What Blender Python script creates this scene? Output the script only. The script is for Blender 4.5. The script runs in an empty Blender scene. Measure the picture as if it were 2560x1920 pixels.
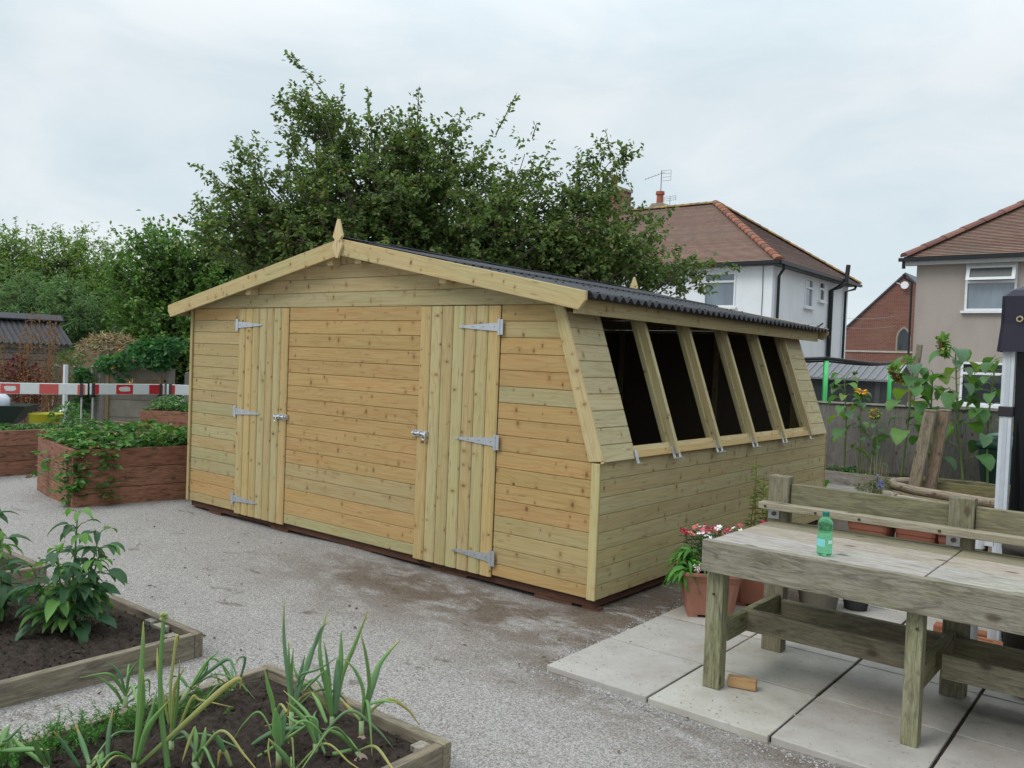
import bpy, math, random
import numpy as np
from mathutils import Vector, Matrix
R = random.Random(11)
NR = np.random.default_rng(7)
SC = bpy.context.scene
COL = SC.collection
GZ = -0.075                      # gravel level; z = 0 is the underside of the shed cladding

# ------------------------------------------------------------ camera
cam_d = bpy.data.cameras.new('camera'); cam = bpy.data.objects.new('camera', cam_d); COL.objects.link(cam)
_yaw, _pit, _rol = 0.6755, -0.0296, 0.0389
def cam_axes(yaw, pitch, roll):
    f = Vector((-math.sin(yaw), math.cos(yaw), 0)); r = Vector((math.cos(yaw), math.sin(yaw), 0)); u = Vector((0, 0, 1))
    f, u = f*math.cos(pitch)+u*math.sin(pitch), u*math.cos(pitch)-f*math.sin(pitch)
    r, u = r*math.cos(roll)+u*math.sin(roll), u*math.cos(roll)-r*math.sin(roll)
    return r, u, f
_r, _u, _f = cam_axes(_yaw, _pit, _rol)
_m = Matrix((_r, _u, -_f)).transposed().to_4x4(); _m.translation = Vector((2.8046, -4.4144, 1.4855))
cam.matrix_world = _m
cam_d.sensor_width = 36.0; cam_d.lens = 29.56; cam_d.clip_start = 0.05; cam_d.clip_end = 900
SC.camera = cam

# ------------------------------------------------------------ world (overcast), sun, exposure
SUN_EL, SUN_AZ = math.radians(48), math.radians(205)      # azimuth clockwise from +Y
W = bpy.data.worlds.new('World'); SC.world = W; W.use_nodes = True
nt = W.node_tree; nt.nodes.clear()
def wn(t, **k):
    n = nt.nodes.new(t)
    for a, b in k.items(): setattr(n, a, b)
    return n
out = wn('ShaderNodeOutputWorld'); bg = wn('ShaderNodeBackground'); bg.inputs['Strength'].default_value = 0.1
sky = wn('ShaderNodeTexSky', sky_type='NISHITA', sun_disc=False); sky.sun_elevation = SUN_EL; sky.sun_rotation = SUN_AZ
tc = wn('ShaderNodeTexCoord'); sep = wn('ShaderNodeSeparateXYZ'); nt.links.new(tc.outputs['Generated'], sep.inputs[0])
mp = wn('ShaderNodeMapping'); mp.inputs['Scale'].default_value = (1.0, 1.0, 2.6); nt.links.new(tc.outputs['Generated'], mp.inputs['Vector'])
nz = wn('ShaderNodeTexNoise'); nz.inputs['Scale'].default_value = 3.4; nz.inputs['Detail'].default_value = 7; nz.inputs['Roughness'].default_value = .52; nz.inputs['Distortion'].default_value = .5
nt.links.new(mp.outputs[0], nz.inputs['Vector'])
cr = wn('ShaderNodeValToRGB'); e = cr.color_ramp.elements
e[0].position = .34; e[0].color = (6.8, 7.9, 8.5, 1); e[1].position = .66; e[1].color = (8.75, 9.35, 9.6, 1)
nt.links.new(nz.outputs['Fac'], cr.inputs[0])
# overcast dome: brighter towards the zenith
mr = wn('ShaderNodeMapRange'); mr.inputs['From Min'].default_value = .30; mr.inputs['From Max'].default_value = 1.0; mr.inputs['To Min'].default_value = 1.0; mr.inputs['To Max'].default_value = 2.3
nt.links.new(sep.outputs['Z'], mr.inputs['Value'])
mul = wn('ShaderNodeMix', data_type='RGBA', blend_type='MULTIPLY'); mul.inputs['Factor'].default_value = 1
nt.links.new(cr.outputs[0], mul.inputs['A']); nt.links.new(mr.outputs[0], mul.inputs['B'])
mx = wn('ShaderNodeMix', data_type='RGBA'); mx.inputs['Factor'].default_value = .9
nt.links.new(sky.outputs[0], mx.inputs['A']); nt.links.new(mul.outputs['Result'], mx.inputs['B'])
nt.links.new(mx.outputs['Result'], bg.inputs['Color']); nt.links.new(bg.outputs[0], out.inputs[0])
sl = bpy.data.lights.new('sun', 'SUN'); sl.energy = 1.3; sl.angle = math.radians(24); sl.color = (1, .96, .9)
so = bpy.data.objects.new('sun', sl); COL.objects.link(so)
_sd = Vector((math.sin(SUN_AZ)*math.cos(SUN_EL), math.cos(SUN_AZ)*math.cos(SUN_EL), math.sin(SUN_EL)))
so.rotation_euler = _sd.to_track_quat('Z', 'Y').to_euler(); so.location = _sd*40
SC.view_settings.view_transform = 'Standard'; SC.view_settings.look = 'None'; SC.view_settings.exposure = 0.0; SC.view_settings.gamma = 1
SC.render.resolution_x = 1024; SC.render.resolution_y = 768
SC.cycles.max_bounces = 6; SC.cycles.transparent_max_bounces = 12

# ------------------------------------------------------------ materials
class NB:
    def __init__(s, name):
        s.m = bpy.data.materials.new(name); s.m.use_nodes = True; s.t = s.m.node_tree; s.t.nodes.clear()
        s.o = s.n('ShaderNodeOutputMaterial'); s.b = s.n('ShaderNodeBsdfPrincipled'); s.l(s.b.outputs[0], s.o.inputs['Surface'])
        s.b.inputs['Roughness'].default_value = .75; s.b.inputs['Specular IOR Level'].default_value = .3
    def n(s, t, **k):
        x = s.t.nodes.new(t)
        for a, b in k.items(): setattr(x, a, b)
        return x
    def l(s, a, b): s.t.links.new(a, b)
    def val(s, sock, v):
        if isinstance(v, bpy.types.NodeSocket): s.l(v, sock)
        else: sock.default_value = v
    def mix(s, f, a, b, mode='MIX'):
        x = s.n('ShaderNodeMix', data_type='RGBA', blend_type=mode)
        c = lambda v: (*v, 1) if isinstance(v, tuple) and len(v) == 3 else v
        s.val(x.inputs['Factor'], f); s.val(x.inputs['A'], c(a)); s.val(x.inputs['B'], c(b)); return x.outputs['Result']
    def math(s, op, a, b=0.0, clamp=False):
        x = s.n('ShaderNodeMath', operation=op); x.use_clamp = clamp; s.val(x.inputs[0], a); s.val(x.inputs[1], b); return x.outputs[0]
    def ramp(s, v, p0, p1, a=0.0, b=1.0):
        x = s.n('ShaderNodeMapRange'); s.val(x.inputs['Value'], v)
        for k, q in zip(('From Min', 'From Max', 'To Min', 'To Max'), (p0, p1, a, b)): s.val(x.inputs[k], q)
        return x.outputs[0]
    def co(s, kind='Object', scale=(1, 1, 1), rot=(0, 0, 0)):
        m = s.n('ShaderNodeMapping'); m.inputs['Scale'].default_value = scale; m.inputs['Rotation'].default_value = rot
        if kind == 'UV': s.l(s.n('ShaderNodeUVMap').outputs[0], m.inputs['Vector'])
        else: s.l(s.n('ShaderNodeTexCoord').outputs[kind], m.inputs['Vector'])
        return m.outputs[0]
    def noise(s, v, sc, det=4, ro=.55, dist=0.0):
        x = s.n('ShaderNodeTexNoise'); s.l(v, x.inputs['Vector'])
        for k, q in (('Scale', sc), ('Detail', det), ('Roughness', ro), ('Distortion', dist)): x.inputs[k].default_value = q
        return x.outputs['Fac']
    def voro(s, v, sc, feat='F1', dim='3D'):
        x = s.n('ShaderNodeTexVoronoi', feature=feat, voronoi_dimensions=dim); s.l(v, x.inputs['Vector']); x.inputs['Scale'].default_value = sc
        return x
    def bump(s, h, st=.3, d=.01):
        x = s.n('ShaderNodeBump'); x.inputs['Strength'].default_value = st; x.inputs['Distance'].default_value = d
        s.l(h, x.inputs['Height']); s.l(x.outputs[0], s.b.inputs['Normal'])
    def attr(s, nm='Col'):
        return s.n('ShaderNodeVertexColor', layer_name=nm).outputs['Color']
    def base(s, c): s.val(s.b.inputs['Base Color'], c if isinstance(c, bpy.types.NodeSocket) else (*c, 1)); return s
    def set(s, **k):
        for a, v in k.items(): s.val(s.b.inputs[a.replace('_', ' ')], v)
        return s

def mk_new_wood(name, knots=True):
    m = NB(name); c = m.attr()
    g = m.noise(m.co('UV', (2.2, 75, 1)), 1.0, 5, .62, .25)
    c = m.mix(m.ramp(g, .38, .72, 0, .55), c, m.mix(1.0, c, (.70, .58, .46), 'MULTIPLY'))
    br = m.noise(m.co('UV', (1.1, 7, 1)), 1.0, 3, .5)
    c = m.mix(m.ramp(br, .42, .70, 0, .55), c, m.mix(1.0, c, (.86, .98, .92), 'MULTIPLY'))
    br2 = m.noise(m.co('UV', (.8, 13, 1)), 1.7, 2, .5)
    c = m.mix(m.ramp(br2, .52, .70, 0, .6), c, m.mix(1.0, c, (1.05, .94, .80), 'MULTIPLY'))
    fl = m.noise(m.co('UV', (.9, 11, 1)), 1.0, 2, .5, .6)
    rings = m.math('SINE', m.math('MULTIPLY', fl, 62.0))
    c = m.mix(m.ramp(rings, .35, 1.0, 0, .34), c, m.mix(1.0, c, (.74, .60, .46), 'MULTIPLY'))
    if knots:
        v = m.voro(m.co('UV', (8.8, 5.6, 1)), 1.0, 'F1', '2D')
        sp = m.n('ShaderNodeSeparateColor'); m.l(v.outputs['Color'], sp.inputs[0])
        on = m.ramp(sp.outputs[0], .40, .42, 0, 1)
        kd = m.math('DIVIDE', v.outputs['Distance'], m.ramp(m.math('FRACT', m.math('MULTIPLY', sp.outputs[2], 7.3)), 0, 1, .42, 1.35))
        r1 = m.math('MULTIPLY', m.ramp(kd, .045, .10, 1, 0), on)
        r2 = m.math('MULTIPLY', m.ramp(kd, .05, .26, .45, 0), on)
        c = m.mix(r2, c, m.mix(1.0, c, (.72, .56, .40), 'MULTIPLY'))
        kc = m.mix(sp.outputs[1], (.075, .042, .022), (.17, .095, .05))
        c = m.mix(m.math('MULTIPLY', r1, m.ramp(sp.outputs[2], 0, 1, .45, .95)), c, kc)
        w = m.voro(m.co('UV', (2.1, 12.0, 1)), 1.0, 'F1', '2D')
        s2 = m.n('ShaderNodeSeparateColor'); m.l(w.outputs['Color'], s2.inputs[0])
        r3 = m.math('MULTIPLY', m.ramp(w.outputs['Distance'], .03, .10, .6, 0), m.ramp(s2.outputs[0], .6, .62, 0, 1))
        c = m.mix(r3, c, (.22, .12, .07))
    m.base(c); m.b.inputs['Roughness'].default_value = .72; m.bump(g, .12, .004); return m.m

def mk_old_wood(name, green=.38, dark=(.10, .085, .07)):
    m = NB(name); c = m.attr()
    g = m.noise(m.co('UV', (7, 95, 1)), 1.0, 6, .7, .9)
    c = m.mix(m.ramp(g, .36, .66, 0, .85), c, m.mix(1.0, c, (.46, .42, .39), 'MULTIPLY'))
    st = m.noise(m.co('UV', (5.5, 24, 1)), 1.0, 5, .68, 1.2)
    c = m.mix(m.ramp(st, .50, .66, 0, .8), c, dark)
    mo = m.noise(m.co('UV', (3.2, 9, 1)), 1.0, 6, .72, .9); c = m.mix(m.ramp(mo, .54, .70, 0, .55), c, m.mix(1.0, c, (.40, .37, .33), 'MULTIPLY'))
    gr = m.noise(m.co('UV', (2.2, 7, 1)), 1.4, 4, .6, .3)
    c = m.mix(m.ramp(gr, .44, .68, 0, green), c, m.mix(1.0, c, (.80, .92, .50), 'MULTIPLY'))
    ck = m.noise(m.co('UV', (1.6, 120, 1)), 1.0, 3, .5, .3); c = m.mix(m.ramp(ck, .66, .70, 0, .75), c, (.045, .038, .03))
    v = m.voro(m.co('UV', (3.2, 5.5, 1)), 1.0, 'F1', '2D'); sp = m.n('ShaderNodeSeparateColor'); m.l(v.outputs['Color'], sp.inputs[0])
    r1 = m.math('MULTIPLY', m.ramp(v.outputs['Distance'], .05, .12, .8, 0), m.ramp(sp.outputs[0], .55, .57, 0, 1))
    c = m.mix(r1, c, (.07, .05, .035))
    m.base(c); m.b.inputs['Roughness'].default_value = .85; m.bump(g, .35, .006); return m.m

def mk_leaf(name, trans=.28, rough=.5):
    m = NB(name); c = m.attr()
    n = m.noise(m.co('Object'), 9, 3); c = m.mix(m.ramp(n, .3, .75, 0, .45), c, m.mix(1.0, c, (.72, .78, .6), 'MULTIPLY'))
    m.base(c); m.b.inputs['Roughness'].default_value = rough; m.b.inputs['Specular IOR Level'].default_value = .4
    tr = m.n('ShaderNodeBsdfTranslucent'); m.l(m.mix(1.0, c, (1.5, 1.7, .8), 'MULTIPLY'), tr.inputs['Color'])
    ms = m.n('ShaderNodeMixShader'); ms.inputs[0].default_value = trans
    m.l(m.b.outputs[0], ms.inputs[1]); m.l(tr.outputs[0], ms.inputs[2]); m.l(ms.outputs[0], m.o.inputs['Surface']); return m.m

def mk_attr(name, rough=.6, var=.25, sc=14, bump=.0, metal=0.0):
    m = NB(name); c = m.attr()
    n = m.noise(m.co('Object'), sc, 5); c = m.mix(m.ramp(n, .35, .72, 0, var), c, m.mix(1.0, c, (.45, .45, .45), 'MULTIPLY'))
    m.base(c).set(Roughness=rough, Metallic=metal)
    if bump: m.bump(n, bump, .01)
    return m.m

def mk_gravel():
    m = NB('gravel'); co = m.co('Object')
    v = m.voro(co, 150); v2 = m.voro(co, 270)
    s = m.n('ShaderNodeSeparateColor'); m.l(v.outputs['Color'], s.inputs[0]); s2 = m.n('ShaderNodeSeparateColor'); m.l(v2.outputs['Color'], s2.inputs[0])
    c = m.mix(m.ramp(s.outputs[0], .0, 1, 0, 1), (.135, .124, .116), (.51, .488, .465))
    c = m.mix(m.ramp(s2.outputs[0], .0, 1, 0, .65), c, m.mix(s2.outputs[1], (.085, .078, .072), (.60, .585, .57)))
    c = m.mix(m.ramp(s.outputs[1], .80, .83, 0, .35), c, (.26, .19, .15))
    c = m.mix(m.ramp(m.noise(co, 1.1, 4), .4, .7, 0, .35), c, m.mix(1.0, c, (.78, .76, .76), 'MULTIPLY'))
    # soil worked up through the stones, mostly near the shed and along the patio
    px = m.n('ShaderNodeSeparateXYZ'); m.l(m.n('ShaderNodeTexCoord').outputs['Object'], px.inputs[0])
    X, Y = px.outputs[0], px.outputs[1]
    a1 = m.math('MULTIPLY', m.math('MULTIPLY', m.ramp(X, -2.9, -1.6, 0, 1), m.ramp(Y, -1.35, -.5, 0, .9)), m.ramp(Y, -.2, .05, 1, .5))
    a2 = m.math('MULTIPLY', m.ramp(X, -.35, .02, 0, 1.75), m.ramp(Y, -.7, -.05, 0, 1))
    a3 = m.math('MULTIPLY', m.ramp(m.math('ABSOLUTE', m.math('ADD', Y, 1.06)), .0, .35, .75, 0), m.ramp(X, .1, .5, 0, 1))
    a4 = m.math('MULTIPLY', m.ramp(X, -.9, .3, 0, .8), m.ramp(m.math('ABSOLUTE', m.math('ADD', Y, .85)), .1, .7, .9, 0))
    area = m.math('MAXIMUM', m.math('MAXIMUM', a1, a2), m.math('MAXIMUM', a3, a4))
    nn = m.noise(m.co('Object', (1, 1.8, 1)), 2.6, 6, .68, .4)
    msk = m.math('ADD', m.ramp(nn, .61, .70, 0, .8), m.math('MULTIPLY', area, m.ramp(nn, .36, .53, 0, 1.05)), True)
    fine = m.ramp(m.noise(co, 60, 3, .6), 0.32, .56, .72, 1)
    soil = m.mix(m.noise(co, 45, 5), (.072, .051, .035), (.17, .124, .088))
    c = m.mix(m.math('MULTIPLY', msk, fine), c, soil)
    m.base(c); m.b.inputs['Roughness'].default_value = .95
    h = m.math('ADD', m.math('MULTIPLY', v.outputs['Distance'], -1.0), m.math('MULTIPLY', s.outputs[2], .35)); m.bump(h, .55, .012); return m.m

def mk_soil():
    m = NB('soil'); co = m.co('Object')
    n = m.noise(co, 38, 7, .7); n2 = m.noise(co, 150, 3, .6); n3 = m.noise(co, 6, 3)
    c = m.mix(m.ramp(n, .3, .72), (.019, .014, .011), (.118, .087, .068))
    c = m.mix(m.ramp(n3, .45, .7, 0, .5), c, (.095, .069, .054)); c = m.mix(m.ramp(n2, .69, .73, 0, .6), c, (.30, .26, .22))
    m.base(c); m.b.inputs['Roughness'].default_value = .95; m.bump(n, 1.0, .05); return m.m

def mk_slab():
    m = NB('paving slab'); co = m.co('Object'); c = m.attr()
    n = m.noise(co, 5, 6, .65); n2 = m.noise(co, 130, 4, .7); n3 = m.noise(co, 1.7, 5, .6, .5)
    c = m.mix(m.ramp(n, .35, .7, 0, .75), c, m.mix(1.0, c, (.74, .72, .69), 'MULTIPLY'))
    n4 = m.noise(co, 14, 5, .7, .6); c = m.mix(m.ramp(n4, .58, .70, 0, .45), c, m.mix(1.0, c, (.62, .57, .49), 'MULTIPLY'))
    c = m.mix(m.ramp(m.noise(co, 48, 3, .6), .66, .70, 0, .6), c, (.12, .10, .08))
    c = m.mix(m.ramp(n3, .50, .66, 0, .55), c, m.mix(1.0, c, (.78, .72, .64), 'MULTIPLY'))
    c = m.mix(m.ramp(n2, .62, .70, 0, .5), c, m.mix(1.0, c, (.6, .58, .55), 'MULTIPLY'))
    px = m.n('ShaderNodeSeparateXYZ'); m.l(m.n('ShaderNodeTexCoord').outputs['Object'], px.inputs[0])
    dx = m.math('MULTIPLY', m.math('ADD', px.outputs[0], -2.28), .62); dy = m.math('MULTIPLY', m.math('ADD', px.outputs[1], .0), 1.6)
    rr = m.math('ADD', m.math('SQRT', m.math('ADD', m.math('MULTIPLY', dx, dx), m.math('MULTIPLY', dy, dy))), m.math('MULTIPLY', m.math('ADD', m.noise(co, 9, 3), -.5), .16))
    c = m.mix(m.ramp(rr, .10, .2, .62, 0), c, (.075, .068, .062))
    m.base(c); m.b.inputs['Roughness'].default_value = .85; m.bump(n2, .15, .004); return m.m

def mk_plaster(name, col, dirt=.3):
    m = NB(name); co = m.co('Object'); n = m.noise(m.co('Object', (1, 1, .35)), 1.6, 6, .6); n2 = m.noise(co, 25, 4)
    c = m.mix(m.ramp(n, .42, .75, 0, dirt), col, tuple(k*.66 for k in col)); c = m.mix(m.ramp(n2, .4, .7, 0, .18), c, tuple(k*.8 for k in col))
    m.base(c); m.b.inputs['Roughness'].default_value = .9; m.bump(n2, .2, .02); return m.m

def mk_brick():
    m = NB('red brick'); b = m.n('ShaderNodeTexBrick'); co = m.co('Object', (1, 1, 1), (math.radians(90), 0, 0)); m.l(co, b.inputs['Vector'])
    for k, v in (('Scale', 1.0), ('Brick Width', .23), ('Row Height', .078), ('Mortar Size', .010)): b.inputs[k].default_value = v
    b.inputs['Color1'].default_value = (.20, .064, .042, 1); b.inputs['Color2'].default_value = (.135, .046, .034, 1); b.inputs['Mortar'].default_value = (.20, .15, .125, 1)
    n = m.noise(m.co('Object', (.6, 1, 1.6)), 1.1, 5); c = m.mix(m.ramp(n, .45, .68, 0, .55), b.outputs['Color'], (.20, .12, .085)); m.base(c); m.b.inputs['Roughness'].default_value = .9; return m.m

def mk_tiles():
    m = NB('clay roof tile'); c = m.attr(); u = m.co('UV')
    cell = m.voro(m.co('UV', (1/.17, 1/.115, 1)), 1.0, 'F1', '2D'); s = m.n('ShaderNodeSeparateColor'); m.l(cell.outputs['Color'], s.inputs[0])
    c = m.mix(m.ramp(s.outputs[0], 0, 1, 0, .45), c, m.mix(1.0, c, (.6, .55, .55), 'MULTIPLY'))
    n = m.noise(m.co('Object'), .55, 5, .6); c = m.mix(m.ramp(n, .5, .68, 0, .5), c, (.13, .125, .105))
    c = m.mix(m.ramp(m.noise(m.co('Object'), 2.6, 4), .60, .74, 0, .45), c, (.16, .13, .05))
    m.base(c); m.b.inputs['Roughness'].default_value = .9; return m.m

def mk_glass(name, col=(.10, .13, .16), rough=.06):
    m = NB(name); n = m.noise(m.co('Object', (1.5, 1.5, .3)), 2.0, 3); m.base(m.mix(n, tuple(k*.6 for k in col), tuple(k*1.4 for k in col))).set(Roughness=rough); m.b.inputs['Specular IOR Level'].default_value = .8; return m.m

def mk_net():
    m = NB('trampoline netting'); m.base((.012, .012, .014)); t = m.n('ShaderNodeBsdfTransparent'); x = m.n('ShaderNodeMixShader'); x.inputs[0].default_value = .36
    m.l(t.outputs[0], x.inputs[1]); m.l(m.b.outputs[0], x.inputs[2]); m.l(x.outputs[0], m.o.inputs['Surface']); return m.m

def mk_bottle():
    m = NB('green bottle plastic'); m.base((.30, .88, .56)).set(Roughness=.05, IOR=1.12); m.b.inputs['Transmission Weight'].default_value = .93; m.b.inputs['Specular IOR Level'].default_value = .6; return m.m

def mk_bark():
    m = NB('bark'); n = m.noise(m.co('Object', (6, 6, 1.5)), 6, 5, .7); m.base(m.mix(n, (.045, .038, .03), (.16, .135, .105))); m.bump(n, .6, .02); return m.m

M = dict(new=mk_new_wood('treated pine'), old=mk_old_wood('weathered wood'), brown=mk_old_wood('brown stained sleepers', .22, (.07, .035, .025)),
    bed=mk_old_wood('grey bed board', .35, (.10, .085, .07)), leaf=mk_leaf('leaf', .32, .5), nleaf=mk_leaf('soft leaf', .26, .55), gravel=mk_gravel(), soil=mk_soil(), slab=mk_slab(),
    paint=mk_attr('painted surface', .5, .22), plastic=mk_attr('plastic', .42, .15), metal=mk_attr('galvanised metal', .42, .35, 60, 0, .75), matt=mk_attr('matt surface', .9, .35, 22, .2),
    stone=mk_attr('concrete', .92, .4, 9, .25), white=mk_plaster('white render', (.74, .77, .80), .30), beige=mk_plaster('grey beige render', (.37, .325, .288), .5),
    brick=mk_brick(), tile=mk_tiles(), glass=mk_glass('window glass', (.16, .20, .24)), dimglass=mk_glass('shaded window glass', (.05, .06, .06), .5), darkglass=mk_glass('dark window glass', (.035, .04, .045)), net=mk_net(), bottle=mk_bottle(), bark=mk_bark(),
    corr=mk_attr('bitumen sheet', .62, .3, 9, .1), cloth=mk_attr('gazebo cloth', .38, .2, 30), lobe=mk_attr('petals', .6, .15, 30), inner_shade=mk_attr('painted inner shade', .9, .2), terracotta=mk_attr('terracotta', .7, .3, 7, .05), fence=mk_old_wood('old fence boards', .12, (.15, .14, .13)), greyglass=mk_glass('pale window glass', (.20, .24, .28)), bleach=mk_old_wood('bleached bench top', .25, (.26, .21, .18)))

# ------------------------------------------------------------ mesh building
class Mesh:
    def __init__(s): s.v = []; s.f = []; s.uv = []; s.c = []
    def add(s, verts, faces, col=(.5, .5, .5), g=None, uvs=None):
        o = len(s.v); verts = [Vector(p) for p in verts]; s.v += [tuple(p) for p in verts]
        if g is not None: g = Vector(g).normalized(); o1, o2 = R.uniform(0, 40), R.uniform(0, 40)
        for k, f in enumerate(faces):
            s.f.append(tuple(o+i for i in f)); s.c.append(col[k] if isinstance(col, list) else col)
            if uvs is not None: s.uv += [uvs[i] for i in f]; continue
            P = [verts[i] for i in f]
            if g is None: s.uv += [(p.x+p.y*.7, p.z+p.y*.3) for p in P]; continue
            n = (P[1]-P[0]).cross(P[2]-P[0])
            n = n.normalized() if n.length > 1e-12 else Vector((0, 0, 1))
            t = n.cross(g)
            if t.length < .35: a = n.orthogonal().normalized(); b = n.cross(a); s.uv += [(p.dot(a)*6+o1, p.dot(b)+o2) for p in P]
            else: t.normalize(); s.uv += [(p.dot(g)+o1, p.dot(t)+o2) for p in P]
        return s
    def hexa(s, lo, hi, col=(.5, .5, .5), g=None):          # lo, hi: two matching quads
        return s.add(list(lo)+list(hi), [(3, 2, 1, 0), (4, 5, 6, 7), (0, 1, 5, 4), (1, 2, 6, 5), (2, 3, 7, 6), (3, 0, 4, 7)], col, g)
    def box(s, a, b, col=(.5, .5, .5), g='auto'):
        (x0, y0, z0), (x1, y1, z1) = [min(p, q) for p, q in zip(a, b)], [max(p, q) for p, q in zip(a, b)]
        if g == 'auto': d = (x1-x0, y1-y0, z1-z0); k = d.index(max(d)); g = [0, 0, 0]; g[k] = 1
        return s.hexa([(x0, y0, z0), (x1, y0, z0), (x1, y1, z0), (x0, y1, z0)], [(x0, y0, z1), (x1, y0, z1), (x1, y1, z1), (x0, y1, z1)], col, g)
    def beam(s, p, q, w, h, col=(.5, .5, .5), up=(0, 0, 1)):      # w across, h along up
        p, q = Vector(p), Vector(q); d = (q-p).normalized(); a = d.cross(Vector(up)).normalized(); b = a.cross(d)
        c = [(-1, -1), (1, -1), (1, 1), (-1, 1)]
        return s.hexa([p+a*(i*w/2)+b*(j*h/2) for i, j in c], [q+a*(i*w/2)+b*(j*h/2) for i, j in c], col, d)
    def extr(s, poly, vec, col=(.5, .5, .5), g=None):
        n = len(poly); vec = Vector(vec); A = [Vector(p) for p in poly]; B = [p+vec for p in A]
        return s.add(A+B, [tuple(range(n-1, -1, -1)), tuple(range(n, 2*n))]+[(i, (i+1) % n, n+(i+1) % n, n+i) for i in range(n)], col, g if g is not None else vec)
    def tube(s, pts, rad, n=8, col=(.5, .5, .5), cap=True, cols=None, flat=1.0):
        pts = [Vector(p) for p in pts]; k = len(pts); rad = rad if isinstance(rad, (list, tuple)) else [rad]*k
        vs = []; prev = None; uv = []; L = 0
        for i, p in enumerate(pts):
            d = (pts[min(i+1, k-1)]-pts[max(i-1, 0)]).normalized()
            a = (prev-d*prev.dot(d)) if prev is not None else d.orthogonal()
            a = a.normalized() if a.length > 1e-6 else d.orthogonal().normalized(); prev = a; b = d.cross(a)
            if i: L += (p-pts[i-1]).length
            for j in range(n):
                t = 2*math.pi*j/n; vs.append(p+a*(math.cos(t)*rad[i])+b*(math.sin(t)*rad[i]*flat)); uv.append((L, j/n*rad[0]*6))
        fs = []; cs = []
        for i in range(k-1):
            for j in range(n): fs.append((i*n+j, i*n+(j+1) % n, (i+1)*n+(j+1) % n, (i+1)*n+j)); cs.append(cols[i] if cols else col)
        if cap: fs += [tuple(range(n-1, -1, -1)), tuple(range((k-1)*n, k*n))]; cs += [cs[0], cs[-1]]
        return s.add(vs, fs, cs, None, uv)
    def lathe(s, prof, c=(0, 0, 0), n=20, col=(.5, .5, .5), cols=None, sq=0.0):
        vs = []; fs = []; cs = []; c = Vector(c)
        for r, z in prof:
            for j in range(n):
                t = 2*math.pi*j/n; k = 1.0
                if sq: k = 1/((abs(math.cos(t))**sq+abs(math.sin(t))**sq)**(1/sq))
                vs.append(c+Vector((r*k*math.cos(t), r*k*math.sin(t), z)))
        for i in range(len(prof)-1):
            for j in range(n): fs.append((i*n+j, i*n+(j+1) % n, (i+1)*n+(j+1) % n, (i+1)*n+j)); cs.append(cols[i] if cols else col)
        fs += [tuple(range(n-1, -1, -1)), tuple(range((len(prof)-1)*n, len(prof)*n))]; cs += [cs[0], cs[-1]]
        return s.add(vs, fs, cs)
    def arr(s, V, F, C):                                    # numpy block: V (n,3), F (m,k), C (m,3)
        o = len(s.v); s.v += [tuple(map(float, p)) for p in V]; s.f += [tuple(int(i)+o for i in f) for f in F]
        s.c += [tuple(map(float, c)) for c in C]; s.uv += [(0.0, 0.0)]*(len(F)*F.shape[1]); return s
    def build(s, name, mat, parent=None, bevel=0.0, smooth=False, loc=None):
        me = bpy.data.meshes.new(name); off = Vector((0, 0, 0))
        if parent is not None: off = Vector(parent['_org'])
        elif loc is not None: off = Vector(loc)
        elif s.v:
            a = np.array(s.v); off = Vector(((a[:, 0].min()+a[:, 0].max())/2, (a[:, 1].min()+a[:, 1].max())/2, a[:, 2].min()))
        me.from_pydata([(p[0]-off.x, p[1]-off.y, p[2]-off.z) for p in s.v], [], s.f)
        u = me.uv_layers.new(name='UVMap'); u.data.foreach_set('uv', [x for p in s.uv for x in p])
        ca = me.color_attributes.new('Col', 'FLOAT_COLOR', 'CORNER')
        d = []
        for f, c in zip(s.f, s.c): d += [c[0], c[1], c[2], 1.0]*len(f)
        ca.data.foreach_set('color', d)
        me.materials.append(M[mat] if isinstance(mat, str) else mat); me.update()
        if smooth: me.polygons.foreach_set('use_smooth', [True]*len(me.polygons))
        o = bpy.data.objects.new(name, me); COL.objects.link(o); o['_org'] = tuple(off)
        if parent is not None: o.parent = parent
        else: o.location = off
        if bevel:
            b = o.modifiers.new('soft edges', 'BEVEL'); b.width = bevel; b.segments = 2; b.limit_method = 'ANGLE'; b.angle_limit = math.radians(40)
        return o
def tag(o, label, cat, group=None, kind=None):
    if label: o['label'] = label
    if cat: o['category'] = cat
    if group: o['group'] = group
    if kind: o['kind'] = kind
    return o
def thing(name, label, cat, loc, group=None):
    o = bpy.data.objects.new(name, None); COL.objects.link(o); o.location = loc; o.empty_display_size = .1
    o.matrix_world = Matrix.Translation(Vector(loc)); o['_org'] = tuple(loc)
    return tag(o, label, cat, group)
def jit(c, a=.06, h=.02):
    k = 1+R.uniform(-a, a); return tuple(max(0, x*k+R.uniform(-h, h)*x) for x in c)
def J(c, a=.25, n=1):                                       # numpy colour jitter
    k = 1+NR.uniform(-a, a, (n, 1)); return np.clip(np.array(c)*k*(1+NR.uniform(-.12, .12, (n, 3))), 0, 1)
def unit(a): return a/np.maximum(np.linalg.norm(a, axis=-1, keepdims=True), 1e-9)
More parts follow.
